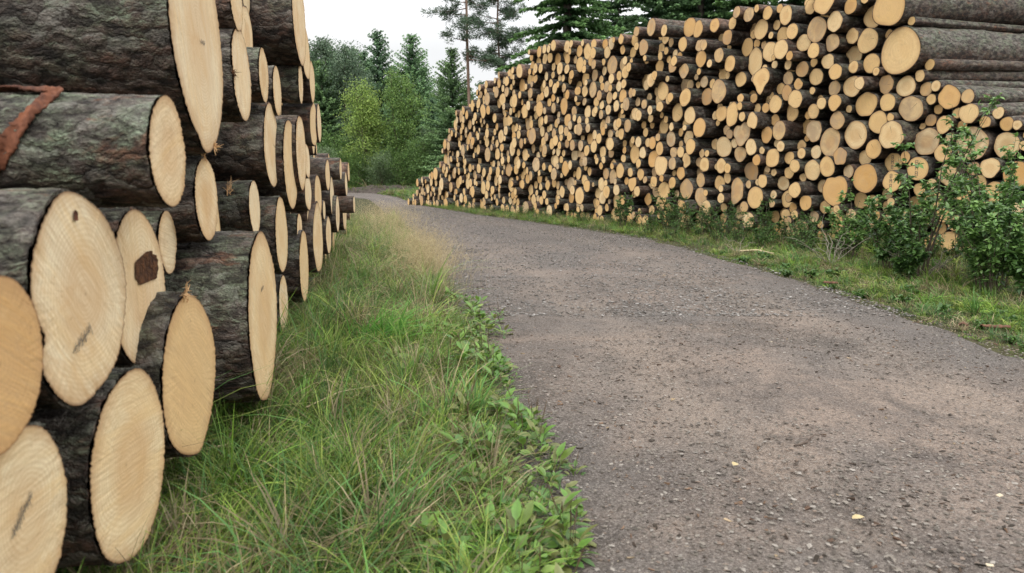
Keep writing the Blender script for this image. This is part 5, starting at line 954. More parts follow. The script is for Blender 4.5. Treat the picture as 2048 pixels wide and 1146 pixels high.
EL = np.array([(.30, -6), (.25, 0), (.17, 1.71), (.13, 2.54), (.0, 3.3), (-.16, 4.63), (-.81, 8.09), (-2.5, 16.3), (-6., 30.8), (-9.5, 36.5), (-18, 40), (-34, 41)])
ER = np.array([(2.3, -6), (2.6, 0), (2.8, 3.86), (2.74, 5.78), (2.6, 7.87), (2.15, 11.26), (.77, 14.69), (-.94, 18.4), (-3.4, 25.4), (-5.2, 33.), (-7.5, 40.), (-16, 45), (-33, 48)])
def xl(y): return np.interp(y, EL[:10, 1], EL[:10, 0])
def xr(y): return np.interp(y, ER[:11, 1], ER[:11, 0])
def resample(P, ys):
    return P
def road():
    ta = np.linspace(0, 1, 420)**1.7
    def along(E):
        L = np.concatenate([[0], np.cumsum(np.hypot(*np.diff(E, axis=0).T))]); L /= L[-1]
        from_y = np.interp(ta, L, L)
        return np.stack([np.interp(ta, L, E[:, 0]), np.interp(ta, L, E[:, 1])], 1)
    def smooth(P, k=9):
        Q = P.copy()
        for c in range(2): Q[:, c] = np.convolve(np.pad(P[:, c], k//2, mode='edge'), np.ones(k)/k, 'valid')
        return Q
    A, B = smooth(along(EL)), smooth(along(ER)); nc = 90
    s = np.linspace(-.14, 1.10, nc)
    P = A[:, None]*(1-s)[None, :, None] + B[:, None]*s[None, :, None]
    Z = np.zeros(P.shape[:2])
    for a in range(P.shape[0]):
        for b in range(nc):
            x, y = P[a, b]
            e = min(s[b]+.14, 1.10-s[b])/.10
            wob = .35*fbm(x, y, 2.6, 3) + .2*fbm(x, y, 9, 2)
            edge = max(0., min(1., e + wob - .25))
            rut = -.007*math.exp(-((s[b]-.30)/.09)**2) - .007*math.exp(-((s[b]-.72)/.09)**2)
            Z[a, b] = -.03 + edge*(.050 + rut) + edge*(.005*fbm(x, y, 1.3, 3) + .0035*fbm(x, y, 7, 3))
    i = np.arange(len(P)-1)[:, None]*nc; j = np.arange(nc-1)[None]
    F = np.stack([i+j, i+j+1, i+nc+j+1, i+nc+j], -1).reshape(-1, 4)
    wh = np.exp(-((s-.24)/.10)**2) + np.exp(-((s-.72)/.10)**2); ed = np.exp(-((s-0)/.09)**2) + np.exp(-((s-1)/.09)**2)
    wh = np.tile(wh, len(P)); ed = np.tile(ed, len(P))
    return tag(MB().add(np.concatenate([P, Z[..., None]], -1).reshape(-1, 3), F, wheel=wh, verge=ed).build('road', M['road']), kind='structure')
road()
def road_z(x, y): return .020 + .005*fbm(x, y, 1.3, 3) + .0035*fbm(x, y, 7, 3)

# heap of soil at the far bend
def mound(name, cx, cy, a, b, h, mat, label):
    n, m = 40, 10; V = []; q = np.random.default_rng(8)
    for i in range(m+1):
        t = i/m
        for j in range(n):
            th = j/n*2*PI; k = 1 + .18*fbm(math.cos(th)*2+cx, math.sin(th)*2+i*.2, 1.3)
            V.append((a*t*k*math.cos(th), b*t*k*math.sin(th), h*(1-t**1.8)*(1+.35*fbm(math.cos(th)*t*4, math.sin(th)*t*4, 1.2)) - .02))
    F = [(i*n+j, (i+1)*n+j, (i+1)*n+(j+1) % n, i*n+(j+1) % n) for i in range(m) for j in range(n)]
    o = MB().add(V, np.array(F)).build(name, M[mat]); o.location = (cx, cy, 0)
    return tag(o, label, 'soil heap')
M['soil'] = simple_material('dark_soil', (.028, .022, .018), (.10, .082, .07), 5, .95, 1, .08)
mound('soil_heap', -7.2, 41.5, 4.2, 1.4, .42, 'soil', 'low heap of dark soil across the far end of the track')

# ------------------------------------------------------------------ gravel, chips, twigs
def scatter_stones(name, n, area, smin, smax, cols, mat, flat=.6, seed=1, chip=False, label='', cat=''):
    q = np.random.default_rng(seed)
    x, y = area(n, q); n = len(x)
    # squashed octahedra with jittered corners
    base = np.array([(1, 0, 0), (0, 1, 0), (-1, 0, 0), (0, -1, 0), (0, 0, 1), (0, 0, -1), (.6, .6, .5), (-.6, .5, .5)], float)
    F0 = np.array([(0, 6, 4), (0, 1, 6), (6, 1, 4), (1, 7, 4), (1, 2, 7), (7, 2, 4), (2, 3, 4), (3, 0, 4), (1, 0, 5), (2, 1, 5), (3, 2, 5), (0, 3, 5)])
    if chip:
        base = np.array([(1, .25, .1), (.9, -.3, 0), (-1, -.25, .12), (-.95, .3, .05), (1, .2, -.08), (.95, -.25, -.1), (-.95, -.2, -.05), (-1, .25, -.1)], float)
        F0 = np.array([(0, 3, 2), (0, 2, 1), (4, 5, 6), (4, 6, 7), (0, 1, 5), (0, 5, 4), (2, 3, 7), (2, 7, 6), (1, 2, 6), (1, 6, 5), (3, 0, 4), (3, 4, 7)])
    s = smin + (smax-smin)*q.random(n)**2.7
    V = base[None] + q.normal(0, .16, (n, 8, 3))
    V *= (s[:, None, None] * np.stack([np.ones(n), q.uniform(.45, .95, n) if not chip else q.uniform(.5, 1.4, n), q.uniform(.3, .8, n)*flat if not chip else q.uniform(.6, 1.5, n)], 1)[:, None, :])
    a = q.uniform(0, 2*PI, n); ca, sa = np.cos(a)[:, None], np.sin(a)[:, None]
    X = V[..., 0]*ca - V[..., 1]*sa + x[:, None]; Y = V[..., 0]*sa + V[..., 1]*ca + y[:, None]
    rz = np.array([road_z(a_, b_) for a_, b_ in zip(x, y)])
    Z = V[..., 2] + V[..., 0]*q.normal(0, .12, n)[:, None] + rz[:, None] + s[:, None]*.14
    VV = np.stack([X, Y, Z], -1).reshape(-1, 3); F = (F0[None] + (np.arange(n)*8)[:, None, None]).reshape(-1, 3)
    ci = q.integers(0, len(cols), n); col = np.array(cols)[ci] * q.uniform(.65, 1.25, n)[:, None]
    col = np.repeat(col, 8, 0)
    return tag(MB().add(VV, F, smooth=False, col=col).build(name, M[mat]), label, cat, kind='stuff')
def road_area(y0, y1, pw):
    def f(n, q):
        y = y0 + (y1-y0)*q.random(n)**pw; t = q.uniform(-.02, 1.03, n)
        x = xl(y)*(1-t) + xr(y)*t
        keep = np.array([noise.noise(Vector((a*1.1, b*.8, 1.))) + .35*noise.noise(Vector((a*5, b*5, 2.))) for a, b in zip(x, y)]) > q.normal(-.30, .30, n)
        return x[keep], y[keep]
    return f
scatter_stones('gravel', 64000, road_area(.9, 7, 1.5), .0016, .0105, [(.16, .14, .12), (.20, .175, .15), (.11, .095, .08), (.25, .225, .20), (.17, .13, .105), (.08, .066, .056)], 'stone', .55, 2, label='fine grey gravel strewn over the track', cat='gravel')
scatter_stones('small_stones', 42000, road_area(5, 22, 1.35), .004, .018, [(.13, .12, .11), (.18, .165, .155), (.08, .07, .063), (.27, .255, .24)], 'stone', .5, 3, label='loose stones on the farther stretch of track', cat='stones')
scatter_stones('bark_crumbs', 7500, road_area(1.2, 16, 1.5), .002, .013, [(.055, .036, .026), (.09, .055, .038), (.035, .026, .02), (.16, .10, .065)], 'chip', .5, 4, True, label='dark crumbs of bark scattered over the track', cat='bark crumbs')
scatter_stones('wood_chips', 420, road_area(1.4, 14, 1.5), .004, .013, [(.34, .26, .17), (.28, .21, .13), (.40, .34, .25)], 'chip', .4, 5, True, label='pale chips of wood scattered over the track', cat='wood chips')

# ------------------------------------------------------------------ grass
def blades(mb, x, y, L, w, az, lean, col0, col1, K=4, z0=0., droop=.5, q=None):
    n = len(x); s = np.linspace(0, 1, K+1)
    dirv = np.stack([np.cos(az), np.sin(az), np.zeros(n)], 1)
    per = np.stack([-np.sin(az), np.cos(az), np.zeros(n)], 1)
    tw = q.uniform(-.6, .6, n); wv = per*np.cos(tw)[:, None] + np.array([0, 0, 1.])*np.sin(tw)[:, None]
    hz = (lean*L)[:, None]*s[None]**1.7
    vt = L[:, None]*(s[None]*np.sqrt(np.maximum(0.05, 1-lean[:, None]**2*.7)) - droop*lean[:, None]*s[None]**2.6*.75)
    cen = np.stack([x, y, np.full(n, z0)], 1)[:, None] + dirv[:, None]*hz[..., None]
    cen[..., 2] += np.maximum(vt, 0.004)
    curl = q.normal(0, .12, n)*L
    cen += per[:, None]*(curl[:, None]*s[None]**2)[..., None]
    ww = w[:, None]*(1 - s[None]**1.5*.8)
    Lf = cen[:, :K] - wv[:, None]*ww[:, :K, None]; Rt = cen[:, :K] + wv[:, None]*ww[:, :K, None]
    V = np.concatenate([np.stack([Lf, Rt], 2).reshape(n, 2*K, 3), cen[:, K:]], 1); nv = 2*K+1
    F4 = np.array([(2*k, 2*k+1, 2*k+3, 2*k+2) for k in range(K-1)]); F3 = np.array([(2*K-2, 2*K-1, 2*K)])
    o = (np.arange(n)*nv)[:, None, None]
    sv = np.concatenate([np.repeat(s[:K], 2), [1.]])
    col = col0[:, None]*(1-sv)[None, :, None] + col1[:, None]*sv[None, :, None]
    mb.add(V.reshape(-1, 3), [(F4[None]+o).reshape(-1, 4), (F3[None]+o).reshape(-1, 3)], smooth=True, col=col.reshape(-1, 3))
def nfield(x, y, s, z=0): return np.array([noise.noise(Vector((a*s, b*s, z))) for a, b in zip(x, y)])
GREEN = np.array([(.135, .245, .038), (.085, .185, .040), (.19, .29, .048), (.095, .205, .055), (.25, .31, .070)])
DRY = np.array([(.42, .34, .19), (.52, .43, .26), (.30, .24, .13)])
def grass_patch(name, n, y0, y1, pw, xa, xb, Lr, wr, dry, seed, label, edge_thin=True, azc=None, z0=0.):
    q = np.random.default_rng(seed); mb = MB()
    # two thirds of the blades grow in tufts that share direction, colour and length
    per = 34; nt_ = int(n*.66/per)
    ty = y0 + (y1-y0)*q.random(nt_)**pw; tt_ = q.random(nt_); taz = q.uniform(0, 2*PI, nt_); tL = q.lognormal(0, .32, nt_); tlean = q.uniform(.5, .98, nt_)
    tc_ = q.integers(0, len(GREEN), nt_); tdry = q.random(nt_); tb = q.lognormal(0, .30, nt_); tr_ = q.uniform(.008, .035, nt_)*(1 + .06*ty)
    ids = np.concatenate([np.repeat(np.arange(nt_), per), np.full(n - nt_*per, -1)]); loose = ids < 0
    y = np.where(loose, y0 + (y1-y0)*q.random(n)**pw, ty[ids]); t = np.where(loose, q.random(n), tt_[ids])
    a, b = xa(y), xb(y); x = a*(1-t) + b*t
    ang = q.uniform(0, 2*PI, n); rad = tr_[ids]*np.sqrt(q.random(n))
    x = x + np.where(loose, 0, rad*np.cos(ang)); y = y + np.where(loose, 0, rad*np.sin(ang))
    f1 = nfield(x, y, 1.6, 1); f2 = nfield(x, y, 4.5, 5); f3 = nfield(x, y, 2.2, 9)
    k = np.ones(n, bool)
    if edge_thin: k = (q.random(n) < np.clip(.25+(1-t)*6+f2*.8, 0, 1))
    x, y, t, f1, f2, f3, ids, loose, ang = (v_[k] for v_ in (x, y, t, f1, f2, f3, ids, loose, ang)); n = len(x)
    L = q.uniform(*Lr, n)*(1+.5*f2)*np.clip(.45+(1-t)*3.2, .45, 1)*np.where(loose, 1, tL[ids])
    w = q.uniform(*wr, n)*np.where(loose, 1, np.clip(tb[ids], .7, 1.7))
    base_az = (azc if azc is not None else -.5) + f1*3.0
    az = np.where(loose, base_az + q.normal(0, 1.1, n), np.where(q.random(n) < .55, ang + q.normal(0, .35, n), base_az*.5 + taz[ids]*.5 + q.normal(0, .5, n)))
    lean = np.clip(np.where(loose, q.normal(.66, .22, n) + .3*f2, tlean[ids] + q.normal(0, .16, n)), .08, .99)
    pd = np.clip(dry + .75*f3 + .1, .02, .9)
    isdry = np.where(loose, q.random(n) < pd, (tdry[ids] < pd*.9) | (q.random(n) < .10))
    ci = np.where(loose, q.integers(0, len(GREEN), n), tc_[ids])
    c = GREEN[ci]*(1+.40*f1)[:, None]*q.uniform(.7, 1.25, n)[:, None]*np.where(loose, 1, np.clip(tb[ids], .55, 1.5))[:, None]
    cd = DRY[q.integers(0, 3, n)]*q.uniform(.4, 1.05, n)[:, None]
    c = np.where(isdry[:, None], cd, c)
    L *= (np.clip(.25 + (1-t)*5.5, .25, 1)*(1.18 - .35*t)) if edge_thin else 1
    c0 = c*.40; c1 = c*1.30  # blade bases darkened to paint in the shadow low in the grass
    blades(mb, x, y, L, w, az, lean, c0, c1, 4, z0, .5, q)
    return tag(mb.build(name, M['grass']), label, 'grass', kind='stuff')
pl = lambda y: -.6 - .1663*y
verge_in = lambda y: np.maximum(pl(y)-.35, -40)
verge_out = lambda y: xl(y) - .02
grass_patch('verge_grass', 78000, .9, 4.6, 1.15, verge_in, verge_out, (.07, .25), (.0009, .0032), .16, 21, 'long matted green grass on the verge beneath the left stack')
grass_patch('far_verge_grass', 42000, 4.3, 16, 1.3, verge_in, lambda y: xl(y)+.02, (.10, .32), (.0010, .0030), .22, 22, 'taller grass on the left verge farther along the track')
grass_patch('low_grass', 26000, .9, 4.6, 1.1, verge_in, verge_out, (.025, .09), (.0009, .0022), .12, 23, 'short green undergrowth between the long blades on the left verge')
# wispy dry heads
def wisps(name, n, cx, cy, sx, sy, L, seed, label):
    q = np.random.default_rng(seed); mb = MB()
    x = q.normal(cx, sx, n); y = q.uniform(cy-sy, cy+sy, n); x = x + (xl(y) - xl(np.full(n, cy)))
    c = DRY[q.integers(0, 3, n)]*q.uniform(.9, 1.5, n)[:, None]
    blades(mb, x, y, q.uniform(L*.6, L*1.25, n), q.uniform(.0006, .0013, n), q.normal(-.2, 1.3, n), np.clip(q.normal(.45, .2, n), .05, .9), c*.8, c, 4, 0, .3, q)
    # seed heads: hair thin side branches near the tips
    m = n*4; xi = q.integers(0, n, m)
    tipx = x[xi] + q.normal(0, L*.28, m); tipy = y[xi] + q.normal(0, L*.28, m)
    c2 = DRY[q.integers(0, 3, m)]*q.uniform(1., 1.5, m)[:, None]
    z = q.uniform(L*.35, L*.95, m)
    d = np.stack([q.normal(0, 1, m), q.normal(0, 1, m), q.uniform(.1, 1.2, m)], 1); d /= np.linalg.norm(d, axis=1)[:, None]
    ln = q.uniform(.03, .08, m); p = np.stack([tipx, tipy, z], 1); s = np.cross(d, [0, 1., 0.1])*.0009
    V = np.stack([p-s, p+s, p+d*ln[:, None]], 1).reshape(-1, 3)
    mb.add(V, np.arange(3*m).reshape(-1, 3), col=np.repeat(c2, 3, 0))
    return tag(mb.build(name, M['grass']), label, 'dry grass', kind='stuff')
wisps('dry_grass', 1700, -.98, 7.8, .17, 1.7, .36, 31, 'wispy straw-coloured grass heads where the left verge meets the track')
wisps('pale_dry_grass', 1400, -2.15, 12.5, .30, 3.0, .50, 32, 'pale dry grass below the far end of the left stack')
# bright lush tuft under the logs
def tuft(name, cx, cy, n, L, label, seed):
    q = np.random.default_rng(seed); mb = MB()
    x = q.normal(0, .07, n); y = q.normal(0, .10, n)
    c = np.array([.13, .34, .06])*q.uniform(.7, 1.4, n)[:, None]
    blades(mb, x, y, q.uniform(L*.6, L*1.2, n), q.uniform(.002, .0042, n), q.normal(-.35, .8, n), np.clip(q.normal(.72, .16, n), .2, .98), c*.6, c*1.2, 6, 0, .45, q)
    o = mb.build(name, M['grass']); o.location = (cx, cy, 0)
    return tag(o, label, 'grass tuft')
tuft('grass_tuft', -.78, 4.1, 260, .40, 'bright green tuft of broad arching grass blades under the left stack', 41)
# right verge
foot = lambda y: np.interp(y, [0, 8, 10, 14.5, 18, 24, 40], [7.5, 6.3, 5.2, 2.55, .45, -3.2, -9]) 
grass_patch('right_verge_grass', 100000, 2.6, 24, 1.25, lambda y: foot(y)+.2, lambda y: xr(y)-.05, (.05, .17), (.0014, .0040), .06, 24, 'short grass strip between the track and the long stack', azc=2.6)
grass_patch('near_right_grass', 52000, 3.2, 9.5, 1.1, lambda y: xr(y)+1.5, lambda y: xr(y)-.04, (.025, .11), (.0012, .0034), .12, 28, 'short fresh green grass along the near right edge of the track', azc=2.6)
grass_patch('bend_grass', 14000, 24, 44, 1, lambda y: np.full_like(y, -1.)-.2*(y-24), lambda y: xr(y), (.15, .45), (.006, .014), .05, 25, 'green grass at the inside of the far bend', azc=2.6)
grass_patch('forest_edge_grass', 22000, 40.5, 56, 1.2, lambda y: np.full_like(y, 6.), lambda y: np.full_like(y, -26.), (.3, .9), (.010, .022), .05, 26, 'rank green grass at the foot of the trees beyond the bend', edge_thin=False)

# ------------------------------------------------------------------ leafy plants
def leaf_shape(nL, length, width, bend, q, fold=.25):
    """returns V (6x3 profile) for n leaves in a local frame: x along, y across, z up"""
    s = np.array([0, .18, .45, .75, 1.]); wv = np.array([.12, .75, 1., .62, .0])
    V = []
    for a, b in zip(s, wv):
        z = -bend*a*a
        V.append(np.stack([length*a, -width*b*.5, z*length + width*b*fold*.5], 1))
        V.append(np.stack([length*a, np.zeros(nL), z*length], 1))
        V.append(np.stack([length*a, width*b*.5, z*length + width*b*fold*.5], 1))
    F = []
    for k in range(4):
        F += [(3*k, 3*k+1, 3*k+4, 3*k+3), (3*k+1, 3*k+2, 3*k+5, 3*k+4)]
    return np.stack(V, 1), np.array(F)
def add_leaves(mb, P, az, el, length, width, bend, col, q, roll=None):
    n = len(P); V, F = leaf_shape(n, length, width, bend, q)
    ca, sa, ce, se = np.cos(az), np.sin(az), np.cos(el), np.sin(el)
    d = np.stack([ca*ce, sa*ce, se], 1); sd = np.stack([-sa, ca, np.zeros(n)], 1); upv = np.cross(d, sd)
    if roll is None: roll = q.normal(0, .35, n)
    s2 = sd*np.cos(roll)[:, None] + upv*np.sin(roll)[:, None]; u2 = np.cross(d, s2)
    W = P[:, None] + V[..., 0:1]*d[:, None] + V[..., 1:2]*s2[:, None] + V[..., 2:3]*u2[:, None]
    o = (np.arange(n)*15)[:, None, None]
    cc = np.repeat(col, 15, 0).reshape(n, 15, 3)*np.array([1., .82, 1.]*5)[None, :, None]
    mb.add(W.reshape(-1, 3), (F[None]+o).reshape(-1, 4), col=cc.reshape(-1, 3))

def plantain(seed, nl, L, spikes):
    q = np.random.default_rng(seed); root = empty('plantain')
    mb = MB(); az = q.uniform(0, 2*PI, nl); el = q.uniform(.3, 1.35, nl); Ls = L*q.uniform(.6, 1.15, nl)
    P = np.stack([.012*np.cos(az), .012*np.sin(az), q.uniform(.0, .03, nl)], 1)
    c = np.array([(.14, .28, .05), (.19, .34, .06), (.11, .23, .055), (.25, .37, .075), (.22, .24, .08)])[q.integers(0, 5, nl)]*q.uniform(.6, 1.2, nl)[:, None]
    # stalks then blades
    stem = np.stack([np.cos(az)*np.cos(el), np.sin(az)*np.cos(el), np.sin(el)], 1)*(Ls*.45)[:, None]
    s = np.stack([-np.sin(az), np.cos(az), np.zeros(nl)], 1)*.0016
    V = np.stack([P-s, P+s, P+stem+s, P+stem-s], 1).reshape(-1, 3)
    mb.add(V, np.arange(4*nl).reshape(-1, 4), col=np.repeat(c*.9, 4, 0))
    add_leaves(mb, P+stem, az, el-.35, Ls, Ls*q.uniform(.42, .62, nl), q.uniform(.05, .4, nl), c, q)
    mb.build('foliage', M['leaf'], root)
    for k in range(spikes):
        a = q.uniform(0, 6.28); h = q.uniform(.10, .17); le = q.uniform(.05, .45)
        p0 = np.array([0, 0, .01]); p1 = np.array([math.cos(a)*le*h*.4, math.sin(a)*le*h*.4, h*.55]); p2 = np.array([math.cos(a)*le*h, math.sin(a)*le*h, h])
        V, F = tube([p0, p1, p1*.5+p2*.5, p2], [.0009, .0009, .0020, .0007], 5)
        cc = np.array([.10, .085, .045])*q.uniform(.8, 1.2); cols = np.tile(cc, (len(V), 1)); cols[len(V)//2:] = (.13, .085, .050)
        MB().add(V, F, col=cols).build('seed_spike', M['leaf'], root)
    return root
protos = [plantain(50+k, 10+k % 4, .044+.007*(k % 3), 0 if k < 3 else 1) for k in range(6)]
q = np.random.default_rng(61); used = set(); npl = 0
tries = 0
while npl < 300 and tries < 5000:
    tries += 1
    y = float(1.35 + 4.2*q.random()**1.35)
    x = float(xl(y) - abs(q.normal(.02, .25)) + q.normal(.0, .03))
    if x < pl(y)+.30 or noise.noise(Vector((x*2.5, y*2.5, 7.))) < q.normal(-.22 if y > 2.6 else -.5, .18): continue
    if q.random() < .12: x += float(q.uniform(.03, .14))
    k = int(q.integers(0, 6)); p = protos[k]
    o = p if k not in used else copy_tree(p)
    used.add(k); npl += 1
    o.location = (x, y, float(q.uniform(.02, .075)) if x < xl(y) - .03 else .012); o.rotation_euler = (0, 0, float(q.uniform(0, 6.28))); sc = float(q.uniform(.45, 1.2)); o.scale = (sc,)*3
    tag(o, 'low broad-leaved plantain with thin brown seed spikes at the grassy track edge', 'plant', 'plantains along the left edge of the track')
for k in range(6):
    if k not in used: bpy.data.objects.remove(protos[k])
big = plantain(90, 8, .075, 0); big.location = (-.17, 1.80, .02); tag(big, 'pale green broad-leaved plant standing alone in the grass nearest the camera', 'plant')

def weed(name, seed, h, nst, ll, cols, label, cat, group=None, spread=.5, mat='leaf', per=26, aspect=.45):
    """upright leafy plant: stems and leaves"""
    q = np.random.default_rng(seed); root = empty(name); st = MB(); lf = MB()
    for k in range(nst):
        a = q.uniform(0, 6.28); r0 = q.uniform(0, .12*h); H = h*q.uniform(.55, 1.05); le = q.uniform(.1, spread)
        t = np.linspace(0, 1, 7)
        path = np.stack([r0*math.cos(a) + math.cos(a)*le*H*t**1.5 + q.normal(0, .012*h, 7)*t, r0*math.sin(a) + math.sin(a)*le*H*t**1.5 + q.normal(0, .012*h, 7)*t, H*t], 1)
        V, F = tube(path, np.linspace(.006*h+.0015, .0010, 7), 5); st.add(V, F)
        brs = [path]
        for b in range(int(4 + 3*h)):
            i = q.uniform(.25, .95); p = np.array([np.interp(i, t, path[:, c]) for c in range(3)]); ba = q.uniform(0, 6.28); bl = H*q.uniform(.12, .32)*(1.2-i)
            d = np.array([math.cos(ba), math.sin(ba), q.uniform(.2, 1.1)]); d /= np.linalg.norm(d)
            bp = np.stack([p, p+d*bl*.5, p+d*bl+np.array([0, 0, -.05*bl])]); V, F = tube(bp, [.0022*h+.0006, .0014, .0007], 4); st.add(V, F); brs.append(bp)
        for bi, bp in enumerate(brs):
            n = per if bi == 0 else max(4, per//2)
            tt = q.uniform(.18 if bi == 0 else .1, 1.02, n); ti = np.linspace(0, 1, len(bp))
            P = np.stack([np.interp(tt, ti, bp[:, c]) for c in range(3)], 1)
            az = q.uniform(0, 2*PI, n); el = q.normal(.15, .45, n); Ls = ll*q.uniform(.55, 1.2, n)
            c = np.array(cols)[q.integers(0, len(cols), n)]*q.uniform(.65, 1.25, n)[:, None]
            add_leaves(lf, P, az, el, Ls, Ls*aspect*q.uniform(.85, 1.2, n), q.uniform(0, .35, n), c, q)
    st.build('stem', M['stem'], root); lf.build('foliage', M[mat], root)
    return tag(root, label, cat, group)
SG = [(.075, .165, .040), (.10, .20, .048), (.13, .24, .06), (.06, .13, .042)]
def shrub_set():
    spots = [(3.98, 7.0, 1.52, 4, 'tallest leafy shrub whose leader rises before the log ends'), (4.38, 6.55, 1.20, 7, 'dense bright-leaved shrub right of the tallest one'),
             (4.80, 7.15, 1.35, 6, 'leafy shrub at the right edge reaching up over large log ends'), (4.20, 6.35, .85, 7, 'lower bushy shrub in front of the tallest one'),
             (3.95, 7.6, .80, 5, 'dark leafy shrub left of the tallest one beside grey twigs'), (3.98, 5.95, .70, 8, 'shrub nearest the camera at the right edge above the grass'),
             (4.35, 7.9, 1.05, 6, 'shaded shrub close against the log ends behind the tallest one'), 
             (3.72, 6.75, .50, 5, 'low dark shrub at the left foot of the shrubbery by the verge')]
    spots += [(4.15, 5.75, .60, 7, 'low leafy shrub in front of the shrubbery, right of the bare twigs'), (3.85, 7.25, .72, 5, 'small leafy shrub at the front left of the shrubbery'),
              (4.12, 6.22, .85, 7, 'leafy shrub filling the front middle of the shrubbery'), (4.0, 8.6, .85, 6, 'shaded shrub against the lowest stamped log ends')]
    for k, (x, y, h, n, lab) in enumerate(spots):
        h *= 1.12
        cols = [(0.088, 0.181, 0.048), (0.112, 0.225, 0.056), (0.150, 0.275, 0.069), (0.056, 0.119, 0.040)] if k not in (0, 1, 2, 5, 11) else [(0.138, 0.263, 0.069), (0.188, 0.338, 0.088), (0.237, 0.400, 0.112), (0.094, 0.188, 0.056)]
        o = weed('shrub', 200+k, h, n + (3 if k else 1), .055, cols, lab, 'shrub', None, .50, per=46 if k else 34, aspect=.50)
        o.location = (x, y, -.01)
shrub_set()
wp = [weed('leafy_weed', 230+k, .42 + .06*k, 6, .034, SG, 'feathery green weed growing at the foot of the long stack', 'weed', 'weeds along the foot of the long stack', .6, per=30, aspect=.38) for k in range(5)]
q = np.random.default_rng(9); used = set()
for k in range(64):
    u = -10.2 + 14.5*(k/63)**1.25 + q.normal(0, .15); off = q.uniform(.35, 1.0) if k < 30 else q.uniform(.25, .6)
    x = P0[0]+DU[0]*u+NR[0]*off; y = P0[1]+DU[1]*u+NR[1]*off
    j = int(q.integers(0, 5)); o = wp[j] if j not in used else copy_tree(wp[j]); used.add(j)
    s = q.uniform(.65, 1.2) if k < 34 else q.uniform(.35, .7)
    o.location = (x, y, -.02); o.rotation_euler = (0, 0, q.uniform(0, 6.28)); o.scale = (s, s, s)
for k in range(26):
    u = q.uniform(-9.2, -4.6); off = q.uniform(.35, 1.7)
    x = P0[0]+DU[0]*u+NR[0]*off; y = P0[1]+DU[1]*u+NR[1]*off
    o = copy_tree(wp[k % 5]); s = q.uniform(.8, 1.25)*(1.15 if off < .9 else .75)
    o.location = (x, y, -.02); o.rotation_euler = (0, 0, q.uniform(0, 6.28)); o.scale = (s*1.3, s*1.3, s)
o = weed('leafy_weed', 260, .75, 9, .05, SG, 'tall leafy green clump standing before the stack foot, left of its middle', 'weed', None, .35, per=30); o.location = (2.05, 13.55, 0)
# low clover-like plants at the near right verge
vp = [weed('verge_plant', 270+k, .07, 7, .028, [(.09, .19, .04), (.12, .23, .05), (.07, .15, .04)], 'low bright green plant on the near right verge beside the gravel', 'plant', 'low plants on the right verge', 1.3, per=11, aspect=.7) for k in range(4)]
used = set()
for k in range(26):
    y = 3.9 + 6*q.random()**1.3; x = float(xr(y)) + q.uniform(.05, .75); j = int(q.integers(0, 4))
    o = vp[j] if j not in used else copy_tree(vp[j]); used.add(j)
    s = q.uniform(.6, 1.3); o.location = (x, y, 0); o.rotation_euler = (0, 0, q.uniform(0, 6.28)); o.scale = (s,)*3


# ------------------------------------------------------------------ trees
def spruce_arrays(H, R, seed, step=.13, lo=.04, leaf=.26, droop=.35, mm=9, wf=.17):
    q = np.random.default_rng(seed); P = []; D = []; LL_ = []; W_ = []; SH = []; st = MB()
    z = H*lo; zi = 0
    while z < H*.985:
        f = z/H; nb = int(7 + 4*(1-f))
        Lb = R*(1-f)**.72*q.uniform(.75, 1.15) + .10
        for k in range(nb):
            a = q.uniform(0, 2*PI); L = Lb*q.uniform(.6, 1.12)
            e0 = .55*f + .05 - droop*(1-f)*.5; n = max(3, int(L/step))
            t = np.linspace(.08, 1, n)
            hx = L*t; hz = L*(e0*t - droop*t*t*(1-f*.6) + .22*t**3)
            c, s = math.cos(a), math.sin(a)
            pt = np.stack([c*hx, s*hx, z+hz], 1)
            m = mm
            pp = np.repeat(pt, m, 0) + q.normal(0, .03, (n*m, 3))
            tt = np.repeat(t, m)
            side = q.choice([-1., 1.], n*m)*q.uniform(.2, 1.1, n*m); outw = q.uniform(.3, 1, n*m)
            dn = -q.uniform(.05, .9, n*m)*(1-f*.7)
            d = np.stack([c*outw - s*side, s*outw + c*side, dn], 1); d /= np.linalg.norm(d, axis=1)[:, None]
            P.append(pp); D.append(d); LL_.append(leaf*q.uniform(.5, 1.15, n*m)*(1-.35*tt)*(.6+.4*(1-f))); W_.append(np.full(n*m, leaf*wf)*q.uniform(.6, 1.3, n*m))
            SH.append(np.stack([tt, np.full(n*m, f)], 1))
            if k % 2 == 0: V, F = tube(pt[[0, n//2, n-1]], [.02*(1-f)+.008, .01, .004], 3); st.add(V, F)
        z += H*.016*q.uniform(.4, 1.6)*(1-.35*f) + .02
    V, F = tube([(0, 0, -.1), (0, 0, H*.3), (0, 0, H*.7), (0, 0, H)], [H*.014, H*.011, H*.006, .01], 8); st.add(V, F)
    return st, np.concatenate(P), np.concatenate(D), np.concatenate(LL_), np.concatenate(W_), np.concatenate(SH), q
def needle_mesh(P, D, L, W, col, q):
    n = len(P); s = np.cross(D, q.normal(0, 1, (n, 3))); s /= np.linalg.norm(s, axis=1)[:, None]+1e-9
    mid = P + D*(L*.45)[:, None]
    V = np.stack([P, mid - s*W[:, None], P + D*L[:, None], mid + s*W[:, None]], 1).reshape(-1, 3)
    return V, np.arange(4*n).reshape(-1, 4), np.repeat(col, 4, 0)
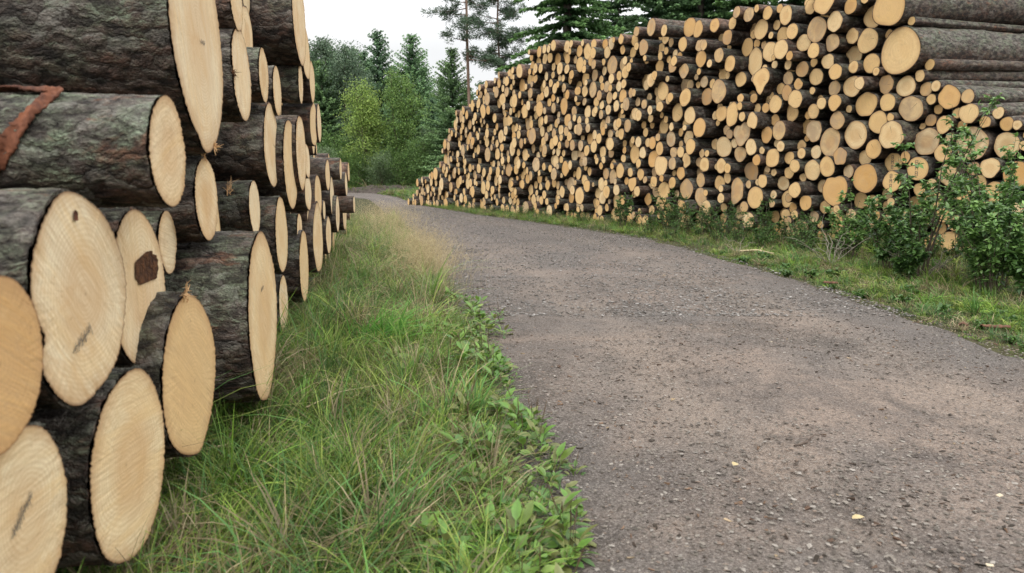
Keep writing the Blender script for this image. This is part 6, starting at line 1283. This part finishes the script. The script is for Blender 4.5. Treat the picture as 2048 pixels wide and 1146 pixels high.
def make_spruce(name, H, R, seed, base=(.04, .08, .035), tip=(.09, .16, .06), **kw):
    root = empty(name); st, P, D, L, W, SH, q = spruce_arrays(H, R, seed, **kw)
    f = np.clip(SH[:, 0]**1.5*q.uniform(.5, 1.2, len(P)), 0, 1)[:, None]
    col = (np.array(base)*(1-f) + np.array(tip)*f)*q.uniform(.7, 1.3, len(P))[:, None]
    V, F, c = needle_mesh(P, D, L, W, col, q)
    st.build('trunk', M['trunk'], root); MB().add(V, F, smooth=False, col=c).build('crown', M['needle'], root)
    return root
def make_pine(name, H, seed, bare, R=2.2, dens=1., tr=.16):
    q = np.random.default_rng(seed); root = empty(name); st = MB()
    zz = np.linspace(0, H, 12); bend = np.cumsum(q.normal(0, .035, 12)); path = np.stack([bend, np.cumsum(q.normal(0, .03, 12)), zz], 1)
    V, F = tube(path, np.linspace(tr, .03, 12), 10); st.add(V, F)
    P = []; D = []; L_ = []; SH = []
    nbr = int((H-bare)*5.2*dens)
    for k in range(nbr):
        z = bare + (H-bare)*(k+q.random())/nbr; f = (z-bare)/(H-bare)
        a = q.uniform(0, 6.28); L = R*q.uniform(.35, 1.05)*(math.sin(min(1, f*1.15+.28)*PI)*.85+.2)
        p0 = np.array([np.interp(z, zz, path[:, 0]), np.interp(z, zz, path[:, 1]), z]); e = q.uniform(-.25, .5)
        d = np.array([math.cos(a), math.sin(a), e]); pts = np.stack([p0, p0+d*L*.5+q.normal(0, .05, 3), p0+d*L+np.array([0, 0, .12*L])])
        V, F = tube(pts, [.035*(1-f)+.012, .015, .005], 4); st.add(V, F)
        ncl = max(2, int(L*6))
        for c in range(ncl):
            t = q.uniform(.3, 1.05); cp = p0 + d*L*t + q.normal(0, .16, 3)
            V, F = tube([p0+d*L*t*.9, cp], [.008, .004], 3); st.add(V, F)
            m = 64; dd = q.normal(0, 1, (m, 3)); dd[:, 2] = dd[:, 2]*.5+.25; dd /= np.linalg.norm(dd, axis=1)[:, None]
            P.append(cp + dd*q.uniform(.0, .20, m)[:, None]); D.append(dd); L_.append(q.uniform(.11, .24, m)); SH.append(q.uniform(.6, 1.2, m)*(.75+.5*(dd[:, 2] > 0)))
    P, D, L_, SH = map(np.concatenate, (P, D, L_, SH))
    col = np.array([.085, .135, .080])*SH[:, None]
    V, F, c = needle_mesh(P, D, L_, np.full(len(P), .016), col, q)
    st.build('trunk', M['pine'], root); MB().add(V, F, smooth=False, col=c).build('crown', M['needle'], root)
    return root
def make_broadleaf(name, H, R, seed, cols, nl=9000, ls=.13, lo=.22, stems=3, narrow=1.):
    q = np.random.default_rng(seed); root = empty(name); st = MB(); ends = []
    for s in range(stems):
        a0 = q.uniform(0, 6.28); le = q.uniform(.03, .16)
        t = np.linspace(0, 1, 8); hh = H*q.uniform(.78, .98)
        path = np.stack([math.cos(a0)*le*hh*t + q.normal(0, .04, 8), math.sin(a0)*le*hh*t + q.normal(0, .04, 8), hh*t], 1)
        V, F = tube(path, np.linspace(.011*H/stems**.4, .008, 8), 7); st.add(V, F)
        for b in range(int(20*H/6)):
            i = q.uniform(lo, .98); p = np.array([np.interp(i, t, path[:, c]) for c in range(3)]); a = q.uniform(0, 6.28)
            prof = math.sin(min(1, (i-lo)/(1-lo)*.86+.16)*PI)**.7
            L = R*q.uniform(.35, 1.05)*prof; d = np.array([math.cos(a)*narrow, math.sin(a)*narrow, q.uniform(.25, .9)])
            e = p + d*L; V, F = tube([p, p+d*L*.55+q.normal(0, .04, 3), e], [.022, .012, .005], 4); st.add(V, F)
            for k in range(5): ends.append(p + d*L*q.uniform(.35, 1.05) + q.normal(0, .10*R+.05, 3))
    ends = np.array(ends); m = max(6, nl//len(ends))
    tone = q.uniform(.6, 1.25, len(ends))
    P = np.repeat(ends, m, 0) + q.normal(0, .15 + .04*R, (len(ends)*m, 3)); n = len(P)
    D = q.normal(0, 1, (n, 3)); D[:, 2] -= .4; D /= np.linalg.norm(D, axis=1)[:, None]
    c = np.array(cols)[q.integers(0, len(cols), n)]*np.repeat(tone, m)[:, None]*q.uniform(.75, 1.25, n)[:, None]
    V, F, c = needle_mesh(P, D, ls*q.uniform(.6, 1.2, n), ls*.27*q.uniform(.8, 1.3, n), c, q)
    st.build('trunk', M['stem'], root); MB().add(V, F, smooth=False, col=c).build('crown', M['foliage'], root)
    return root
def put(o, px, Y, sc=1., rz=0., lab=None, group=None, sxy=None):
    o.location = ((px-1024)/1450*Y, Y, 0); o.rotation_euler = (0, 0, rz); s = sxy if sxy else sc; o.scale = (s, s, sc)
    tag(o, lab, 'tree', group); return o
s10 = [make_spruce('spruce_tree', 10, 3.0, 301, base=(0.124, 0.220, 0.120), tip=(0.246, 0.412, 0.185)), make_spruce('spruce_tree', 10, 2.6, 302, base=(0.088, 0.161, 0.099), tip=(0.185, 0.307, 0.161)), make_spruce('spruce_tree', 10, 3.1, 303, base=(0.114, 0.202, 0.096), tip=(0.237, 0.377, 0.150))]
first = [True]*3
def sp(k, *a, **kw):
    o = s10[k] if first[k] else copy_tree(s10[k]); first[k] = False; return put(o, *a, **kw)
sp(0, 830, 52, 1.06, .3, 'pointed green spruce right of the light broadleaf trees, tallest on that side')
sp(1, 766, 54, 1.13, 1.2, 'dark slender spruce rising highest behind the light broadleaf trees')
sp(1, 737, 57, 1.04, 2.2, 'dark spruce just left of the highest slender one')
sp(2, 655, 49, .84, .7, 'spruce beyond the left stack, next to its upper outline')
sp(1, 640, 53, .98, 3.9, 'dark spruce half behind the left stack, tip above its neighbour')
sp(2, 618, 50, .98, 5.1, 'spruce mostly hidden by the left stack, leftmost of the far trees')
sp(2, 908, 42, .80, 4.4, 'yellow-green spruce in front of the thin-trunked pine')
sp(1, 868, 50, .62, 2.9, 'small dark spruce between the pointed green one and the long stack')
sp(0, 700, 60, .95, 1.9, 'dark green spruce behind the grey-green tree')
sp(1, 790, 62, 1.0, .9, 'spruce in the back row between the two highest')
sp(1, 850, 60, .78, 5.9, 'back-row spruce filling the gap right of the pointed green one')
sp(2, 938, 48, .66, 2.6, 'low spruce at the outline of the long stack below the pine')
sp(0, 676, 58, 1.02, 4.0, 'back-row spruce left of the grey-green tree')
put(make_broadleaf('birch_tree', 10.2, 2.1, 311, [(.14, .21, .13), (.18, .25, .155), (.11, .17, .11)], 26000, .15, .12, 3), 692, 50, 1, 0, 'grey-green soft-crowned tree, left of the dark spruces')
put(make_broadleaf('birch_tree', 7.0, 1.35, 312, [(.29, .42, .10), (.37, .49, .13), (.21, .32, .08)], 13000, .12, .18, 3), 738, 44, 1, 0, 'light yellow-green young tree, left of the two before the spruces')
put(make_broadleaf('birch_tree', 7.6, 1.2, 313, [(.20, .33, .09), (.26, .39, .11), (.15, .26, .075)], 12000, .12, .10, 3), 803, 45, 1, 0, 'fresh green young tree, right of the two before the spruces')
put(make_broadleaf('birch_tree', 9.4, 1.0, 314, [(.045, .075, .045), (.06, .09, .055)], 3000, .12, .25, 1), 797, 58, 1, 0, 'thin sparse tree between the highest spruce and the pointed green one')
bs = [make_broadleaf('bush', 2.6, 1.15, 320+k, [(.13, .23, .06), (.17, .28, .08), (.09, .17, .05)] if k else [(.19, .26, .14), (.14, .22, .09)], 7000, .085, .03, 5) for k in range(3)]
for k, (px, Y, s, lab) in enumerate([(645, 43, 1.05, 'bush just right of the far end of the left stack'), (688, 44, .95, 'bush at the bend, left of the light young trees'), (722, 43.5, .85, 'low bush under the yellow-green young tree'),
        (768, 43, .9, 'low bush between the two young trees'), (812, 43, .95, 'bright bush under the fresh green young tree'), (848, 42.5, 1.15, 'pale bush at the far foot of the long stack'), (880, 45, 1.5, 'tall bush showing above the far foot of the long stack'), (664, 47, 1.5, 'taller bush behind those at the bend')]):
    o = bs[k] if k < 3 else copy_tree(bs[k % 3]); o.location = ((px-1024)/1450*Y, Y, 0); o.scale = (s, s, s); o.rotation_euler = (0, 0, k*1.3); tag(o, lab, 'bush')
put(make_pine('pine_tree', 17, 331, 6.7, 2.0, .75, .11), 937, 40, 1, 0, 'tall pine with a bare thin trunk and sparse tufts, left of its twin')
put(make_pine('pine_tree', 16, 332, 7.0, 2.0, 1.4, .09), 1001, 44, 1, 0, 'tall pine with a fuller crown, right of the sparse one')
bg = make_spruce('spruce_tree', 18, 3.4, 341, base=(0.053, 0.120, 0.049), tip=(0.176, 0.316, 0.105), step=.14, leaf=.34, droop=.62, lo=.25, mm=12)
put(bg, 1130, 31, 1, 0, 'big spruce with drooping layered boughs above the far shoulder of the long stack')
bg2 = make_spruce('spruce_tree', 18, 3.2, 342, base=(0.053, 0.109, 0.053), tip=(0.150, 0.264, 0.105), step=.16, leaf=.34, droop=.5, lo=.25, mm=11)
T2 = [(bg2, 1300, 35, .95, 1., 'dark spruce behind the top row, right of the big drooping one'), (bg2, 1385, 36, 1., 2.2, 'dark spruce behind the middle of the top row'), (bg, 1475, 34, .9, .9, 'green spruce behind the step in the top row'),
      (bg2, 1225, 44, 1.0, 4., 'distant dark spruce seen between the big drooping one and its neighbour'), (bg, 1560, 38, 1.05, 3., 'spruce behind the highest part of the long stack'), (bg2, 1420, 46, 1.1, 5.2, 'farther spruce closing the gap behind the top row'), (bg, 1340, 50, 1.1, 5.0, 'far spruce in the second row above the middle of the stack')]
fb = True
for src, px, Y, s, rz, lab in T2:
    if src is bg2 and fb: o = bg2; fb = False
    else: o = copy_tree(src)
    put(o, px, Y, s, rz, lab)
for px, Y, s, rz, lab in ((720, 66, .95, 1, 'back-row spruce in the shade behind the light young trees'), (815, 68, .9, 2, 'back-row spruce behind the pointed green one'), (890, 64, .62, 3, 'small back-row spruce just left of the long stack'), (660, 68, 1.05, 4, 'back-row spruce deep behind the left stack outline'), (760, 70, .9, 5, 'farthest spruce between the two young trees')):
    sp(1, px, Y, s, rz, lab)
for k, px, Y, s, rz, lab in ((0, 668, 55, 1.02, 2.2, 'green spruce behind the far end of the left stack'), (2, 716, 53, .98, 5.2, 'spruce whose tip shows between the grey-green tree and the dark spruces'), (2, 752, 59, 1.0, 3.3, 'broad spruce behind the two slender dark ones'), (0, 852, 56, .90, .5, 'spruce just right of the pointed green one'), (2, 886, 54, .80, 1.7, 'broad low spruce at the shoulder of the long stack'), (1, 965, 52, .75, 1.1, 'small dark spruce between the two pines')):
    sp(k, px, Y, s, rz, lab)


# ------------------------------------------------------------------ small things on the ground
def stick(name, pts, radii, mat, label, cat='stick', twigs=0, seed=1):
    mb = MB(); V, F = tube(pts, radii, 6); mb.add(V, F); q = np.random.default_rng(seed); pts = np.array(pts, float)
    for k in range(twigs):
        t = q.uniform(.25, .9); ti = np.linspace(0, 1, len(pts)); p = np.array([np.interp(t, ti, pts[:, c]) for c in range(3)])
        d = q.normal(0, 1, 3); d[2] = abs(d[2])*.8; d /= np.linalg.norm(d); L = np.linalg.norm(pts[-1]-pts[0])*q.uniform(.12, .3)
        V, F = tube([p, p+d*L*.6, p+d*L+q.normal(0, L*.15, 3)], [radii[0]*.5, radii[0]*.35, radii[0]*.12], 4); mb.add(V, F)
    return tag(mb.build(name, M[mat]), label, cat)
def gp(px): return px
a = (1.033, 2.534); b = (1.085, 2.554); c = (1.145, 2.62)
stick('fallen_stick', [(*a, .02), (*b, .026), (*c, .034)], [.0035, .0045, .002], 'chip_stick', 'thin dark crooked stick lying on the gravel in the right foreground', twigs=1)
a = (-0.806, 2.74); b = (-0.536, 3.008)
stick('dry_stalk', [(a[0], a[1]-.0, .10), (a[0]*.6+b[0]*.4, a[1]*.6+b[1]*.4-.02, .135), (b[0], b[1]-.05, .13)], [.0022, .0018, .0008], 'dry', 'long straw-coloured grass stalk arching over the green verge', 'stalk')
a = (-1.104, 2.199); b = (-0.929, 2.317)
stick('dead_twig', [(a[0]*1.0, a[1], .10), ((a[0]+b[0])/2, (a[1]+b[1])/2, .112), (b[0], b[1]-.02, .12)], [.005, .0045, .002], 'dry', 'pale grey dead twig poking out under the lowest near log', 'twig', 3, 5)
a = (2.891, 9.148); b = (3.24, 8.918)
stick('fallen_stick', [(*a, .05), ((a[0]+b[0])/2, (a[1]+b[1])/2, .07), (*b, .04)], [.012, .013, .008], 'dry', 'short grey branch lying in the grass before the stack middle', twigs=1)
def leaf_on_ground(px, L, lab, rz, wd=.6):
    q = np.random.default_rng(int(px[0]*100) % 97); mb = MB(); n = 1
    V, F = leaf_shape(1, np.array([L]), np.array([L*wd]), np.array([.15]), q, .35)
    o = MB().add(V[0], F).build('fallen_leaf', M['yellow']); o.location = (px[0], px[1], .03); o.rotation_euler = (.15, -.1, rz)
    return tag(o, lab, 'leaf')
leaf_on_ground((0.972, 1.947), .045, 'pale yellow fallen leaf on the gravel near the bottom right', .3, .45)
leaf_on_ground((0.748, 2.33), .030, 'small pale leaf on the gravel, centre foreground', .8, .8)
def bark_piece(px, L, W, rz, lab):
    q = np.random.default_rng(int(L*1000)); n, m = 12, 5
    V = [((i/(n-1)-.5)*L, (j/(m-1)-.5)*W*(1+q.normal(0, .12)), .02+.012*math.cos((j/(m-1)-.5)*PI)+q.normal(0, .0025)) for i in range(n) for j in range(m)]
    F = [(i*m+j, i*m+j+1, (i+1)*m+j+1, (i+1)*m+j) for i in range(n-1) for j in range(m-1)]
    o = MB().add(V, np.array(F)).build('bark_piece', M['piece']); sm = o.modifiers.new('s', 'SOLIDIFY'); sm.thickness = .005
    o.location = (px[0], px[1], .015); o.rotation_euler = (0, 0, rz); return tag(o, lab, 'bark')
bark_piece((3.101, 4.558), .17, .035, -.1, 'flat piece of reddish bark lying in the near right verge')
bark_piece((2.933, 4.619), .06, .045, 1.1, 'small orange-red curl of bark left of the flat piece on the verge')
bark_piece((2.87, 6.467), .12, .03, -.3, 'dull piece of bark at the gravel edge below the shrubs')
# dead grey brush beside the lowest logs
def brush(name, px, h, n, seed, lab):
    q = np.random.default_rng(seed); mb = MB()
    for k in range(n):
        a = q.uniform(-.6, 3.7); L = h*q.uniform(.5, 1.1); t = np.linspace(0, 1, 6)
        path = np.stack([math.cos(a)*L*.9*t + q.normal(0, .02, 6), math.sin(a)*L*.4*t + q.normal(0, .02, 6), L*(t*.9-.35*t*t) + q.normal(0, .012, 6)], 1)
        V, F = tube(path, np.linspace(.0055, .0015, 6), 5); mb.add(V, F)
        for b in range(3):
            i = int(q.integers(1, 5)); d = q.normal(0, 1, 3); d[2] = abs(d[2])*.5; d /= np.linalg.norm(d); l2 = L*q.uniform(.15, .35)
            V, F = tube([path[i], path[i]+d*l2*.5+q.normal(0, .01, 3), path[i]+d*l2], [.003, .002, .001], 4); mb.add(V, F)
    o = mb.build(name, M['deadwood']); o.location = (px[0], px[1], 0); return tag(o, lab, 'branch')
brush('dead_branch', (3.55, 8.0), .75, 9, 1, 'tangle of grey leafless twigs below the lowest logs left of the shrubs')
brush('dead_branch', (3.95, 6.9), .65, 6, 2, 'leafless twigs sprawling at the foot of the shrubs')
brush('dead_branch', (2.9, 9.3), .40, 4, 3, 'small dead branch lying in the verge before the ferny weeds')


# ------------------------------------------------------------------ light, sky, camera
w = bpy.data.worlds.new('World'); scene.world = w; w.use_nodes = True
nt = w.node_tree; nt.nodes.clear(); out = nt.nodes.new('ShaderNodeOutputWorld')
N = lambda t: nt.nodes.new('ShaderNode'+t); LK = nt.links.new
EL_, AZ = math.radians(52), math.radians(178)
sky = N('TexSky'); sky.sky_type = 'NISHITA'; sky.sun_disc = False; sky.sun_elevation = EL_; sky.sun_rotation = AZ
bg1 = N('Background'); bg1.inputs[1].default_value = .10; LK(sky.outputs[0], bg1.inputs[0])
tc = N('TexCoord'); sp = N('SeparateXYZ'); LK(tc.outputs['Generated'], sp.inputs[0])
mr = N('MapRange'); LK(sp.outputs[2], mr.inputs[0]); mr.inputs[1].default_value = .16; mr.inputs[2].default_value = .5; mr.inputs[3].default_value = .99; mr.inputs[4].default_value = 2.5
nz = N('TexNoise'); nz.inputs['Scale'].default_value = 2.6; nz.inputs['Detail'].default_value = 5; LK(tc.outputs['Generated'], nz.inputs['Vector'])
mc = N('MapRange'); LK(nz.outputs[0], mc.inputs[0]); mc.inputs[1].default_value = .35; mc.inputs[2].default_value = .62; mc.inputs[3].default_value = .90; mc.inputs[4].default_value = 1.0
cl = N('MixRGB'); LK(mc.outputs[0], cl.inputs[0]); cl.inputs[1].default_value = (.90, .95, 1., 1); cl.inputs[2].default_value = (1, 1, 1, 1)
bg2 = N('Background'); LK(cl.outputs[0], bg2.inputs[0]); LK(mr.outputs[0], bg2.inputs[1])
mx = N('MixShader'); LK(mc.outputs[0], mx.inputs[0]); LK(bg1.outputs[0], mx.inputs[1]); LK(bg2.outputs[0], mx.inputs[2]); LK(mx.outputs[0], out.inputs[0])
sun = bpy.data.lights.new('sun', 'SUN'); sun.energy = 2.0; sun.angle = math.radians(16); sun.color = (1, .96, .90)
so = bpy.data.objects.new('sun', sun); C.objects.link(so)
sd = Vector((math.sin(AZ)*math.cos(EL_), math.cos(AZ)*math.cos(EL_), math.sin(EL_)))
so.rotation_euler = sd.to_track_quat('Z', 'Y').to_euler(); so.location = (0, 0, 20)
cam = bpy.data.cameras.new('camera'); co = bpy.data.objects.new('camera', cam); C.objects.link(co)
co.location = (0, 0, 1.0); co.rotation_euler = (PI/2 - math.atan(223/1450), 0, 0)
cam.sensor_width = 36; cam.lens = 1450/2048*36; cam.clip_start = .05; cam.clip_end = 2000
cam.dof.use_dof = True; cam.dof.focus_distance = 5.5; cam.dof.aperture_fstop = 5.0
scene.camera = co
scene.view_settings.view_transform = 'Standard'; scene.view_settings.look = 'None'; scene.view_settings.exposure = 0
scene.render.engine = 'CYCLES'
scene.cycles.use_denoising = True; scene.cycles.max_bounces = 6; scene.cycles.transparent_max_bounces = 4
